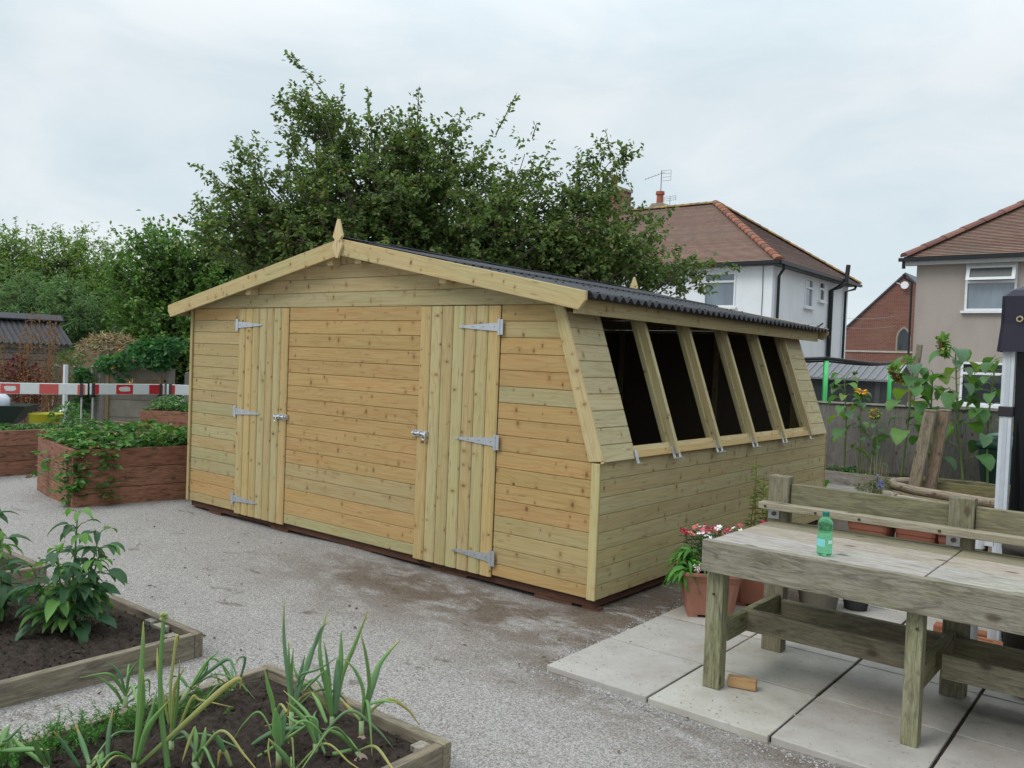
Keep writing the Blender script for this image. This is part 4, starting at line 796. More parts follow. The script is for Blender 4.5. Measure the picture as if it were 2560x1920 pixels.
# ------------------------------------------------------------ pots by the shed and bench
def square_pot(name, loc, w, h, label, col, rot=0, rim=True):
    t = thing(name, label, 'plant pot', loc); m = Mesh(); L = Vector(loc); f = lambda k, z: (k*w/2*1.06, z)
    m.lathe([f(.72, .0), f(.74, .02), f(.90, h*.80), f(.93, h*.81), f(.955, h*.93), f(1.03, h*.935), f(1.04, h), f(.94, h+.001), f(.90, h*.9)], L, 48, col, sq=7); o = m.build('body', 'terracotta', t)
    for sx in (-1, 1):
        for sy in (-1, 1): q = Mesh(); q.box((L.x+sx*w*.29-.03, L.y+sy*w*.29-.03, L.z-.018), (L.x+sx*w*.29+.03, L.y+sy*w*.29+.03, L.z+.001), col); q.build('foot', 'terracotta', t)
    s = Mesh(); s.box((L.x-w*.40, L.y-w*.40, L.z+h*.80), (L.x+w*.40, L.y+w*.40, L.z+h*.90), (.06, .05, .04)); s.build('compost', 'soil', t); t.rotation_euler = (0, 0, rot); return t
TC = (.36, .165, .115)
square_pot('flower_pot', (.525, .485, -.037), .37, .265, 'square terracotta pot of mixed flowers at the patio edge, nearest the bench leg', TC, math.radians(33))
square_pot('flower_pot', (.66, .95, -.037), .40, .33, 'square terracotta pot behind the pot of mixed flowers', (.33, .13, .085), math.radians(28))
def round_pot(loc, r, h, label, col, name='flower_pot'):
    t = thing(name, label, 'plant pot', loc); m = Mesh(); m.lathe([(r*.70, 0), (r*.72, .01), (r*.95, h*.82), (r, h*.83), (r*1.02, h), (r*.93, h), (r*.9, h*.9)], loc, 28, col); m.build('body', 'stone', t, smooth=False)
    s = Mesh(); s.lathe([(r*.9, h*.88), (r*.5, h*.91), (.01, h*.92)], loc, 20, (.06, .05, .04)); s.build('compost', 'soil', t); return t
round_pot((1.0, 1.12, -.056), .155, .27, 'round grey pot on the slabs behind the bench', (.17, .155, .12))
round_pot((1.19, 1.28, -.056), .10, .18, 'small dark round pot behind the grey round pot', (.05, .05, .05))
def blossoms(par, pts, r, cols, npet=9, ctr=(.55, .35, .06), mesh=None):
    for p in pts:
        m = mesh or Mesh(); p = np.array(p); ax = unit(np.array([R.gauss(0, .6), R.gauss(-.3, .5), 1.0])); a = unit(np.cross(ax, [.3, .9, .1])); b = np.cross(ax, a); t = np.linspace(0, 2*math.pi, npet, endpoint=False)
        D = np.cos(t)[:, None]*a+np.sin(t)[:, None]*b+ax*.15; c = cols[R.randrange(len(cols))]
        leaves(m, np.tile(p, (npet, 1)), D, r, r*.5, J(c, .12, npet), fold=.05, droop=.12)
        m.lathe([(r*.2, 0), (r*.15, r*.1)], tuple(p), 6, ctr)
        if par: m.build('flower', 'lobe', par)
def flower_clump(name, base, h, rad, nst, label, cat, pcol, r, npet, leafcol, nleaf, ll, lw, ctr=(.55, .35, .06), nfl=None):
    t = thing(name, label, cat, base); st = Mesh(); lf = Mesh(); fl = Mesh(); B = Vector(base); tips = []
    P = []; D = []
    for i in range(nst):
        a = R.uniform(0, 6.283); k = math.sqrt(R.random())*rad; e = B+Vector((math.cos(a)*k, math.sin(a)*k, h*R.uniform(.72, 1.05)*(1-.25*(k/rad)**2))); b = B+Vector((math.cos(a)*k*.4, math.sin(a)*k*.4, 0)); q = [b, b.lerp(e, .5)+Vector((0, 0, .02)), e]
        st.tube(q, [.0022, .0018, .0012], 4, (.07, .15, .05)); tips.append(tuple(e))
        for _ in range(nleaf): f = R.random()**.8*.9; p = b.lerp(e, f); P.append(tuple(p)); D.append((math.cos(a)*.5+R.gauss(0, .6), math.sin(a)*.5+R.gauss(0, .6), R.uniform(0, .9)))
    st.build('stems', 'nleaf', t); P = np.array(P); leaves(lf, P, np.array(D), NR.uniform(ll*.6, ll*1.2, len(P)), lw, J(leafcol, .3, len(P)), droop=.25); lf.build('leaves', 'nleaf', t)
    if pcol: blossoms(t, tips[:nfl or nst], r, pcol, npet, ctr)
    return t
flower_clump('daisy_plant', (.545, .53, .21), .30, .22, 46, 'pink crimson and white daisies in the square terracotta pot', 'flowers', [(.62, .12, .17), (.42, .02, .07), (.70, .20, .20), (.52, .07, .20), (.8, .8, .78), (.8, .8, .78)], .03, 9, (.05, .115, .045), 16, .05, .005, nfl=30)
flower_clump('lobelia_plant', (.60, .42, .20), .10, .13, 70, 'small violet blue flowers trailing at the pot rim', 'flowers', [(.11, .09, .50), (.15, .12, .62)], .012, 5, (.035, .06, .03), 7, .02, .006, (.7, .7, .75), 40)
t = thing('lily_plant', 'bright green plant with arching strap leaves over the pot corner', 'leafy plant', (.42, .36, .22)); m = Mesh()
for (cx, cy, cz, n) in ((.40, .40, .26, 30), (.43, .31, .20, 28), (.45, .37, .32, 26), (.36, .46, .24, 22), (.47, .29, .27, 20)):
    for i in range(n): a = R.uniform(0, 6.283); big_leaf(m, (cx+R.gauss(0, .015), cy+R.gauss(0, .015), cz+R.uniform(-.06, .02)), (math.cos(a), math.sin(a), R.uniform(.2, 1.1)), R.uniform(.10, .175), R.uniform(.018, .030), jit((.085, .24, .04), .28, .05), R.uniform(1.2, 2.2))
m.build('leaves', 'nleaf', t, smooth=True)
m = Mesh(); blossoms(None, [(.59+R.gauss(0, .014), .19+R.gauss(0, .014), .285+R.gauss(0, .012)) for _ in range(14)], .010, [(.80, .56, .60), (.85, .72, .74)], 5, mesh=m); tag(m.build('pale_flower', 'lobe'), 'small pale pink flower cluster over the pot rim', 'flower')
t = thing('spiky_plant', 'tall thin plant with narrow yellowish leaves beside the shed wall', 'plant', (.55, 1.12, .26)); st = Mesh(); lf = Mesh(); P = []; D = []; C = []
for (dx, dy, h) in ((0, 0, .62), (.03, .04, .50), (-.05, .02, .40), (.08, -.02, .42), (.11, .05, .34)):
    b = Vector((.55+dx, 1.12+dy, .26)); e = b+Vector((R.gauss(0, .02), R.gauss(0, .02), h)); st.tube([b, b.lerp(e, .5), e], [.004, .003, .0015], 5, (.14, .13, .05))
    for k in range(80): f = R.random()*.93; P.append(tuple(b.lerp(e, f))); a = R.uniform(0, 6.28); D.append((math.cos(a), math.sin(a), R.uniform(.0, .8))); C.append((.20, .26, .05) if f > .45 else (.26, .16, .05) if R.random() < .5 else (.13, .20, .04))
st.build('stems', 'nleaf', t); P = np.array(P); lf_c = np.array(C)*(1+NR.uniform(-.25, .25, (len(P), 1))); leaves(lf, P, np.array(D), NR.uniform(.03, .06, len(P)), .010, lf_c, droop=.3); lf.build('leaves', 'nleaf', t)
flower_clump('daisy_plant', (.72, .98, .26), .27, .16, 16, 'crimson daisies in the rear terracotta pot beside the thin plant', 'flowers', [(.42, .02, .06), (.55, .05, .10), (.6, .08, .2)], .034, 10, (.06, .12, .04), 12, .05, .006, nfl=8)
# ------------------------------------------------------------ gazebo corner on the right
for k, (px_, py_, cc, lb) in enumerate(((.98, 2.35, (.33, .13, .085), 'left of three terracotta planters standing behind the bench'), (1.30, 2.42, (.30, .11, .075), 'middle of three terracotta planters standing behind the bench'), (1.62, 2.30, (.26, .10, .07), 'right of three terracotta planters standing behind the bench'))): square_pot('planter', (px_, py_, GZ+.02), .30, .44, lb, cc)
GB = thing('gazebo', 'black gazebo corner with white metal leg and dark side curtain', 'gazebo', (3.45, 2.5, -.046)); NV = (.022, .020, .036); LW = (.56, .60, .64)
def leg(x, y): m = Mesh(); m.box((x-.030, y-.030, -.03), (x+.030, y+.030, 1.70), LW); m.box((x-.011, y-.033, -.03), (x+.011, y-.030, 1.70), (.48, .51, .55)); l = m.build('leg', 'paint', GB, .005); return l
for x, y in ((2.022, 1.03), (4.9, 1.03), (2.005, 3.95), (4.9, 3.95)):
    l = leg(x, y)
    if (x, y) == (2.022, 1.03):
        for z in (1.30, .60): m = Mesh(); m.box((x-.037, y-.040, z-.028), (x+.037, y+.037, z+.028), (.03, .025, .03)); m.build('strap', 'cloth', l, .004)
        m = Mesh(); m.box((x-.05, y-.05, -.046), (x+.05, y+.05, -.031), (.6, .62, .64)); m.build('foot_plate', 'metal', l)
m = Mesh(); x0, x1, y0, y1 = 1.975, 4.95, .975, 4.0; zt, zb = 1.945, 1.635; rb = .02
def ringp(o, z): return [(x0-o+rb, y0-o, z), (x1+o-rb, y0-o, z), (x1+o, y0-o+rb, z), (x1+o, y1+o-rb, z), (x1+o-rb, y1+o, z), (x0-o+rb, y1+o, z), (x0-o, y1+o-rb, z), (x0-o, y0-o+rb, z)]
RR = [ringp(.012, zb), ringp(.0, (zb+zt)/2), ringp(.0, zt), ringp(-.03, zt+.035)]; apex = ((x0+x1)/2, (y0+y1)/2, 2.75)
V = [p for r in RR for p in r]+[apex]; F = []
for i in range(3):
    for j in range(8): F.append((i*8+j, i*8+(j+1) % 8, (i+1)*8+(j+1) % 8, (i+1)*8+j))
for j in range(8): F.append((24+j, 24+(j+1) % 8, 32))
m.add(V, F, NV); m.build('canopy', 'cloth', GB)
m = Mesh(); tor = [(2.07+.014*math.cos(a), .958, 1.815+.014*math.sin(a)) for a in np.linspace(0, 6.283, 15)]; m.tube(tor, .004, 6, (.62, .52, .32)); m.build('eyelet', 'metal', GB)
def curtain(fn, n=90, name='side_curtain'):
    m = Mesh(); V = []; nz_ = 14
    for i in range(n+1):
        for k in range(nz_+1): u = i/n; w = k/nz_; V.append(fn(u, w))
    m.add(V, [(i*(nz_+1)+k, (i+1)*(nz_+1)+k, (i+1)*(nz_+1)+k+1, i*(nz_+1)+k+1) for i in range(n) for k in range(nz_)], (.018, .018, .021)); m.build(name, 'cloth', GB, smooth=True)
curtain(lambda u, w: (2.05+2.8*u, 1.065+(.035*math.sin(u*46+3*w)+.02*math.sin(u*97))*(.35+w)+.05*w, 1.66-1.69*w))
curtain(lambda u, w: (2.06+(.03*math.sin(u*50+2*w)+.02*math.sin(u*83))*(.35+w), 1.1+2.8*u, 1.66-1.69*w))
curtain(lambda u, w: (2.05+2.8*u, 3.97+.03*math.sin(u*60+w), 1.66-1.69*w))
for k, (x, y, zz, rz) in enumerate(((1.95, .965, -.046, .15), (1.97, 1.13, -.046, .05))):
    pass
m = Mesh(); m.box((-.16, -.045, 0), (.16, .045, .055), (.36, .15, .075)); m.box((-.10, -.020, .055), (.10, .020, .0555), (.2, .08, .04)); o = m.build('red_brick', 'stone', bevel=.006); o.location = (1.93, .955, -.046); o.rotation_euler = (0, 0, -.1); tag(o, 'orange red brick lying in front of the white gazebo leg', 'brick')
m = Mesh(); m.box((-.16, -.045, 0), (.16, .045, .055), (.30, .12, .065)); o = m.build('red_brick', 'stone', bevel=.006); o.location = (1.86, 1.10, -.046); o.rotation_euler = (0, 0, .05); tag(o, 'darker red brick lying behind the white gazebo leg', 'brick')
t = thing('rain_pipe_stub', 'short white plastic pipe with a collar beside the gazebo leg', 'pipe', (1.975, .62, -.046)); m = Mesh(); m.tube([(1.975, .62, -.046), (1.975, .62, .58)], .030, 14, (.70, .72, .74)); m.build('pipe', 'plastic', t)
m = Mesh(); m.tube([(1.975, .62, .581), (1.975, .62, .645)], .042, 16, (.72, .74, .76)); m.box((2.01, .605, .60), (2.055, .635, .632), (.7, .72, .74)); m.build('collar', 'plastic', t)
t = thing('dark_planter', 'dark rounded pot standing behind the bench at the right edge', 'plant pot', (2.33, .42, -.046)); m = Mesh(); m.lathe([(.13, 0), (.17, .05), (.19, .4), (.2, .62), (.21, .70), (.19, .72), (.16, .70)], t.location, 24, (.06, .05, .04)); m.build('body', 'matt', t, smooth=True)
# ------------------------------------------------------------ left: raised beds, barrier, fences, compost
def raised_bed(o, ux, L, D_, zt, label, nb=3, wall=.045):
    """o: near corner at ground, ux: unit direction of its long right-hand face (away), the bed lies to the left of it"""
    ux = Vector((*ux, 0)).normalized(); uy = Vector((-ux.y, ux.x, 0)); t = thing('raised_bed', label, 'raised bed', (o[0]+ux.x*L/2+uy.x*D_/2, o[1]+ux.y*L/2+uy.y*D_/2, GZ), 'brown stained raised beds'); O = Vector((o[0], o[1], 0)); h = (zt-GZ)/nb
    def blk(m, a0, a1, b0, b1, z0, z1, col, g): m.hexa([O+ux*a+uy*b+Vector((0, 0, z0)) for a, b in ((a0, b0), (a1, b0), (a1, b1), (a0, b1))], [O+ux*a+uy*b+Vector((0, 0, z1)) for a, b in ((a0, b0), (a1, b0), (a1, b1), (a0, b1))], col, g)
    for k in range(nb):
        z0, z1 = GZ-.02+h*k+.004, GZ-.02+h*(k+1); c = lambda: jit((.315, .155, .10), .14, .04)
        for a0, a1, b0, b1, g in ((0.003, L, 0, wall, ux), (0.003, L, D_-wall, D_, ux), (0, wall, wall+.001, D_-wall-.001, uy), (L-wall, L, wall+.001, D_-wall-.001, uy)):
            m = Mesh(); blk(m, a0, a1, b0, b1, z0, z1, c(), g); m.build('board', 'brown', t, .005)
    m = Mesh(); blk(m, wall, L-wall, wall, D_-wall, GZ, zt-.06, (.06, .05, .04), ux); m.build('soil', 'soil', t)
    return O, ux, uy
def strawberry(name, O, ux, uy, a0, a1, b0, b1, z, n, label, hang=(), seed=1, size=.055, hh=.13, cols=((.075, .19, .035), (.055, .145, .04), (.12, .20, .045), (.20, .12, .06))):
    rr = np.random.default_rng(seed); m = Mesh(); a = rr.uniform(a0, a1, n); b = rr.uniform(b0, b1, n); k = np.sin(a*5+seed)*np.cos(b*6)*.4+.7
    base = np.array([O+ux*float(i)+uy*float(j) for i, j in zip(a, b)]); base[:, 2] = z+rr.uniform(.0, 1.0, n)*hh*k
    pts = [base]
    for (ha, hb, z0, z1, cnt, sp) in hang:
        q = np.array([O+ux*float(ha+rr.normal(0, sp))+uy*float(hb+rr.normal(0, sp)) for _ in range(cnt)]); q[:, 2] = rr.uniform(z0, z1, cnt); pts.append(q)
    B = np.concatenate(pts); N = len(B); ci = rr.choice(len(cols), N, p=[.42, .36, .17, .05]); C = np.array(cols)[ci]*(1+rr.uniform(-.3, .3, (N, 1)))
    ang = rr.uniform(0, 6.283, N)
    for s in (-1.1, 0, 1.1):
        D = np.stack([np.cos(ang+s), np.sin(ang+s), rr.uniform(-.15, .45, N)], 1); leaves(m, B+unit(D)*.008, D, rr.uniform(.7, 1.25, N)*size, rr.uniform(.75, 1.0, N)*size*.85, C, fold=.3, droop=.25)
    o = m.build(name, 'nleaf'); tag(o, label, 'strawberry plants', kind='stuff'); return o
O, ux, uy = raised_bed((-5.30, -.84), (.16, .987), 2.6, 1.32, .49, 'brown raised bed of strawberry plants nearest the shed corner')
strawberry('strawberry_foliage', O, ux, uy, .03, 2.5, .02, 1.28, .44, 1400, 'leafy strawberry plants filling the brown raised bed beside the shed and trailing over its corner', hang=((.05, -.03, .02, .46, 50, .035), (.30, -.035, -.02, .44, 26, .05), (-.03, .14, -.05, .44, 40, .045), (-.04, .9, .1, .4, 8, .05), (1.2, -.03, .25, .3, 5, .02), (2.2, -.03, .1, .45, 10, .05)), seed=3, size=.068, hh=.20, cols=((.085, .21, .04), (.06, .155, .045), (.14, .24, .055), (.20, .15, .07)))
O2, ux2, uy2 = raised_bed((-7.66, -1.15), (-.03, 1), 2.3, .8, .46, 'brown raised bed at the left edge of the picture')
strawberry('strawberry_foliage', O2, ux2, uy2, .1, 2.2, .06, .74, .40, 420, 'low strawberry plants in the brown raised bed at the left edge', seed=8, size=.05, hh=.09, cols=((.06, .17, .035), (.05, .13, .04), (.10, .20, .045), (.30, .34, .24)))
O3, ux3, uy3 = raised_bed((-8.0, 1.2), (.78, .62), 1.9, .85, .635, 'brown raised bed behind the strawberry bed, partly hidden by the shed')
strawberry('strawberry_foliage', O3, ux3, uy3, .05, 1.85, .03, .82, .60, 520, 'pale green leafy plants in the brown raised bed under the barrier end', seed=5, size=.06, hh=.22, cols=((.10, .24, .06), (.07, .17, .05), (.14, .27, .08), (.10, .20, .06)))
# plastic barrier boards
def barrier(p, q, label, legs, faded=False):
    p, q = Vector(p), Vector(q); d = (q-p); L = d.length; d = d/L; h = .152; n = Vector((d.y, -d.x, 0)).normalized()
    if n.dot(Vector((2.8, -4.4, 0))-p) < 0: n = -n
    t = thing('barrier_board', label, 'barrier', ((p.x+q.x)/2, (p.y+q.y)/2, GZ), 'red and white barrier boards')
    Wt, Rd = (.62, .66, .66), (.50, .03, .035)
    if faded: Rd = (.55, .10, .09)
    m = Mesh(); up = Vector((0, 0, h)); m.hexa([p-up*.0, q, q-n*.03, p-n*.03], [p+up, q+up, q+up-n*.03, p+up-n*.03], Wt, d); m.build('board', 'plastic', t, .006)
    m = Mesh(); w = .235; k = 0; a = -.12
    while a < L:
        b = a+w
        if k % 2 == 0:
            x0, x1 = max(a, .03), min(b, L-.03)
            if x1 > x0:
                m = Mesh(); P = [p+d*x0+n*.0025+up*.05, p+d*x1+n*.0025+up*.05, p+d*x1+n*.0025+up*.93, p+d*x0+n*.0025+up*.93]; m.add(P, [(0, 1, 2, 3)], jit(Rd, .1))
                if k % 4 == 2 and x1-x0 > .2:      # worn white patch
                    C = p+d*((x0+x1)/2)+n*.004+up*.5; rr = random.Random(int(a*100)); V = [C+d*(math.cos(s)*.075*rr.uniform(.8, 1.15))+up*(math.copysign(abs(math.sin(s))**.4, math.sin(s))*.24*rr.uniform(.85, 1.1)) for s in np.linspace(0, 6.1, 18)]; m.add(V, [tuple(range(18))], (.60, .63, .62))
                m.build('red_band', 'plastic', t)
        a = b; k += 1
    for s in legs:
        c = p+d*s; m = Mesh(); m.tube([c-n*.015+Vector((0, 0, GZ-c.z)), c-n*.015+Vector((0, 0, .02))], .012, 8, (.60, .62, .60)); m.build('leg', 'metal', t)
        m = Mesh(); m.beam(c-n*.015-d*.03+Vector((0, 0, -.02)), c-n*.015+d*.03+Vector((0, 0, -.02)), .045, .035, (.02, .02, .022)); m.beam(c+d*.0-n*.015+Vector((0, 0, .0)), c-n*.015+Vector((0, 0, h+.004)), .04, .04, (.05, .05, .055), up=d); m.build('clip', 'plastic', t)
        m = Mesh(); f = Vector((c.x, c.y, GZ-.005)); m.beam(f-n*.3, f+n*.3, .10, .05, (.05, .05, .05)); m.build('foot', 'plastic', t)
barrier((-10.35, -.96, .735), (-8.995, .965, .765), 'faded red and white plastic barrier board over the yellow tub, leftmost of the three', (.3, 2.28), True)
barrier((-8.985, 1.0, .768), (-8.925, 2.05, .765), 'red and white plastic barrier board in front of the nasturtium fence, middle of the three', (.04, .99))
barrier((-8.905, 2.07, .765), (-8.10, 3.0, .755), 'red and white plastic barrier board running behind the shed corner', (.05, 1.1))
# concrete post and panel fence round the compost heap
def conc_fence(pts, label, zt, pan=.30, battens=()):
    t = thing('concrete_fence', label, 'fence', (*pts[0], GZ), 'concrete panel fences'); c = (.33, .31, .285)
    for i, (x, y) in enumerate(pts): m = Mesh(); m.box((x-.055, y-.055, GZ-.1), (x+.055, y+.055, zt+.07), jit(c, .06)); m.add([(x-.055, y-.055, zt+.071), (x+.055, y-.055, zt+.071), (x+.055, y+.055, zt+.071), (x-.055, y+.055, zt+.071), (x, y, zt+.10)], [(0, 1, 4), (1, 2, 4), (2, 3, 4), (3, 0, 4)], c); m.build('post', 'stone', t, .006)
    for a, b in zip(pts, pts[1:]):
        a, b = Vector((*a, 0)), Vector((*b, 0)); d = (b-a).normalized(); z = GZ
        while z < zt-.02: m = Mesh(); m.beam(a+d*.056+Vector((0, 0, z+pan/2)), b-d*.056+Vector((0, 0, z+pan/2)), .045, min(pan, zt-z)-.008, jit((.25, .235, .195), .12)); m.build('panel', 'stone', t, .004); z += pan
        for f in battens: q = a.lerp(b, f); n = Vector((d.y, -d.x, 0)); n = n if n.dot(Vector((2.8, -4.4, 0))-q) > 0 else -n; m = Mesh(); m.beam(q+n*.04+Vector((0, 0, GZ+.1)), q+n*.04+Vector((0, 0, zt-.03)), .05, .03, (.34, .25, .14), up=n); m.build('batten', 'new', t)
conc_fence([(-11.75, 2.46), (-10.86, 3.22)], 'grey concrete panel fence with two brown battens, under the nasturtiums by the shed', 1.00, battens=(.1, .86))
conc_fence([(-12.40, 1.98), (-11.95, 2.42)], 'short grey concrete panel fence behind the white metal post', 1.0)
conc_fence([(-10.75, 3.5), (-10.3, 4.4), (-9.9, 5.3)], 'grey concrete panel fence running back beside the hedge behind the shed', .95)
m = Mesh(); m.box((-10.735, 1.38, GZ-.05), (-10.665, 1.43, 1.13), (.60, .63, .66)); tag(m.build('metal_post', 'paint', bevel=.004), 'upright white metal post in front of the concrete fences', 'post')
# compost heap with dry stalks
ch = thing('compost_heap', 'heap of dry straw coloured stalks above the concrete fence', 'compost heap', (-12.9, 2.95, GZ)); m = Mesh(); V = []; n = 28
for i in range(n+1):
    for j in range(n+1):
        a = -1.15+2.3*i/n; b = -1.0+2.0*j/n; r = math.hypot(a/1.15, b); z = GZ+1.66*max(0, 1-r**2.2)**.62+R.gauss(0, .03); V.append((-12.85+.64*b*.8+.77*a, 3.15+.64*a-.6*b, z))
m.add(V, [(i*(n+1)+j, (i+1)*(n+1)+j, (i+1)*(n+1)+j+1, i*(n+1)+j+1) for i in range(n) for j in range(n)], (.16, .115, .07)); m.build('mound', 'matt', ch)
m = Mesh()
for _ in range(1300):
    a, b = R.gauss(0, .38), R.gauss(-.1, .35); r = math.hypot(a/1.15, b); z = GZ+1.66*max(0, 1-r**2.2)**.62+.02; p = Vector((-12.85+.51*b+.77*a, 3.15+.64*a-.6*b, z)); d = Vector((R.gauss(0, 1), R.gauss(0, 1), R.gauss(.0, .4))).normalized()*R.uniform(.12, .38)
    m.tube([p-d*.5, p+Vector((0, 0, .03)), p+d*.5], [.008, .008, .005], 4, jit(((.46, .36, .20), (.30, .22, .12), (.24, .14, .08), (.34, .33, .17))[R.randrange(4)], .2, .05))
m.build('stalks', 'matt', ch)['kind'] = 'stuff'
def leafball(m, ells, n, L, w, cols, p=None, fill=.35, drp=.25):
    vol = np.array([e[3]*e[4]*e[5] for e in ells]); vol = vol**.8/np.sum(vol**.8); idx = NR.choice(len(ells), n, p=vol); E = np.array(ells)[idx]
    d = unit(NR.normal(size=(n, 3))); r = NR.uniform(fill, 1, (n, 1))**.5; P = E[:, :3]+d*r*E[:, 3:6]; D = d*.6+NR.normal(0, .6, (n, 3))+np.array([0, 0, .15]); ci = NR.choice(len(cols), n, p=p); C = np.array(cols)[ci]*(1+NR.uniform(-.3, .3, (n, 1))); leaves(m, P, D, NR.uniform(.7, 1.25, n)*L, NR.uniform(.7, 1.2, n)*w, C, droop=drp); return P
t = thing('nasturtium_plant', 'nasturtium with round dark leaves and orange flowers sprawling over the concrete fence', 'climbing plant', (-11.2, 2.5, GZ)); m = Mesh()
leafball(m, [(-11.1, 2.62, 1.22, .38, .2, .12), (-11.55, 2.45, 1.14, .3, .16, .11), (-11.88, 2.2, .78, .13, .12, .3), (-11.85, 2.18, .45, .10, .1, .25), (-10.8, 2.95, 1.22, .3, .2, .14), (-10.7, 3.05, 1.45, .3, .25, .15), (-11.05, 2.9, 1.4, .3, .3, .14), (-11.3, 2.55, .95, .1, .1, .14)], 1500, .085, .095, [(.045, .14, .06), (.06, .175, .065), (.085, .215, .07)], [.4, .35, .25]); m.build('leaves', 'leaf', t)
blossoms(t, [(-11.2, 2.5, 1.40), (-11.28, 2.43, 1.08), (-10.95, 2.55, .83), (-10.75, 2.9, 1.5), (-11.05, 2.65, 1.28), (-11.5, 2.2, .8), (-11.42, 2.25, .66), (-10.9, 2.8, 1.33)], .05, [(.80, .26, .02), (.75, .40, .03)], 6)
# dead dock stems and red-leaved plant
t = thing('dock_plant', 'tall dead rusty brown dock stems in front of the small dark shed', 'plant', (-11.55, 1.3, GZ)); st = Mesh(); lf = Mesh(); P = []; D = []
for _ in range(34):
    b = Vector((-11.6+R.gauss(0, .25), 1.3+R.gauss(0, .2), GZ)); h = R.uniform(1.0, 1.75) if _ > 5 else R.uniform(1.8, 2.25); e = b+Vector((R.gauss(0, .25), R.gauss(0, .2), h)); q = spline([b, b.lerp(e, .5)+Vector((R.gauss(0, .04), 0, 0)), e], 5); st.tube(q, [.012*(1-.7*i/len(q)) for i in range(len(q))], 5, jit((.22, .13, .07), .2))
    for k in range(110): f = R.uniform(.35, 1.0) if _ > 5 else R.choice([R.uniform(.75, .95), R.uniform(.3, .55)]); P.append(tuple(b.lerp(e, f)+Vector((R.gauss(0, .05), R.gauss(0, .05), R.gauss(0, .03))))); D.append((R.gauss(0, 1), R.gauss(0, 1), R.gauss(.2, .8)))
st.build('stems', 'matt', t); P = np.array(P); leaves(lf, P, np.array(D), NR.uniform(.02, .045, len(P)), .022, J((.22, .10, .05), .4, len(P))); lf.build('seed_heads', 'nleaf', t)
t = thing('red_leaved_plant', 'dark red leaved plant in front of the slatted wall of the small dark shed', 'plant', (-11.95, .95, GZ)); m = Mesh(); leafball(m, [(-11.95, .98, .75, .28, .25, .32), (-11.6, 1.25, .75, .3, .25, .35), (-11.7, 1.1, 1.0, .2, .2, .25)], 650, .07, .045, [(.16, .02, .025), (.10, .02, .03), (.20, .06, .03)]); m.build('leaves', 'leaf', t)
t = thing('weedy_shrub', 'straggly green weeds hanging beside the compost heap', 'shrub', (-12.0, 2.0, GZ)); m = Mesh(); leafball(m, [(-12.2, 2.05, .95, .3, .25, .38), (-12.3, 2.2, 1.22, .28, .25, .14), (-11.95, 2.1, .55, .25, .2, .45), (-11.75, 2.3, .8, .16, .12, .35)], 1300, .055, .022, [(.07, .14, .04), (.11, .20, .05), (.12, .13, .06)]); m.build('leaves', 'leaf', t)
# wheelbarrow, sack, tub
wb = thing('wheelbarrow', 'dark green wheelbarrow standing in front of the dead dock stems', 'wheelbarrow', (-10.55, .40, GZ)); m = Mesh(); e = Vector((.64, .77, 0)).normalized(); n = Vector((.77, -.64, 0)); C0 = Vector((-10.62, .36, 0)); GN = (.012, .030, .022)
def q4(a, b, z): return [C0+e*x+n*y+Vector((0, 0, z)) for x, y in ((-a, -b), (a+.18*(z-.2)*2, -b), (a+.18*(z-.2)*2, b), (-a, b))]
bot, top = q4(.28, .17, .26), q4(.42, .32, .545); bi, ti = [p*1 for p in q4(.265, .155, .27)], [p*1 for p in q4(.405, .305, .545)]
m.add(bot+top+bi+ti, [(3, 2, 1, 0)]+[(i, (i+1) % 4, 4+(i+1) % 4, 4+i) for i in range(4)]+[(8+(i+1) % 4, 8+i, 12+i, 12+(i+1) % 4) for i in range(4)]+[(8, 9, 10, 11)]+[(4+i, 4+(i+1) % 4, 12+(i+1) % 4, 12+i) for i in range(4)], GN); m.build('tray', 'plastic', wb)
m = Mesh()
for s in (-1, 1): m.tube([C0+e*.62+n*s*.06+Vector((0, 0, .12)), C0+e*.1+n*s*.16+Vector((0, 0, .24)), C0-e*.75+n*s*.26+Vector((0, 0, .50))], .016, 8, (.05, .07, .06)); m.tube([C0-e*.2+n*s*.2+Vector((0, 0, .27)), C0-e*.25+n*s*.22+Vector((0, 0, GZ))], .014, 8, (.05, .07, .06))
m.build('frame', 'metal', wb)
m = Mesh(); V = [C0+e*(.62+.17*math.cos(a))+Vector((0, 0, .10+.17*math.sin(a))) for a in np.linspace(0, 2*math.pi, 25)]; m.tube(V, .045, 8, (.02, .02, .02)); m.build('wheel', 'plastic', wb)
m = Mesh(); cs = C0-e*.08+Vector((0, 0, .50)); V = []; ns, nr = 22, 9
for i in range(nr+1):
    ph = -math.pi/2+math.pi*i/nr
    for j in range(ns): th = 2*math.pi*j/ns; k = 1+.07*math.sin(5*th+3*ph)+R.gauss(0, .02); V.append(cs+e*(.32*k*math.cos(ph)**.6*math.cos(th) if math.cos(ph) > 0 else 0)+n*(.22*k*math.cos(ph)**.6*math.sin(th) if math.cos(ph) > 0 else 0)+Vector((0, 0, .17*math.sin(ph)*k+.05)))
m.add(V, [(i*ns+j, i*ns+(j+1) % ns, (i+1)*ns+(j+1) % ns, (i+1)*ns+j) for i in range(nr) for j in range(ns)], (.62, .65, .72)); tag(m.build('sack', 'plastic', smooth=True), 'pale shiny plastic sack lying in the wheelbarrow', 'sack')
t = thing('tub', 'yellow flexible tub beside the wheelbarrow', 'tub', (-10.08, .88, GZ)); m = Mesh(); m.lathe([(.15, 0), (.17, .05), (.235, .50), (.245, .51), (.225, .505), (.16, .1)], t.location, 26, (.42, .40, .02)); m.build('body', 'plastic', t, smooth=True)
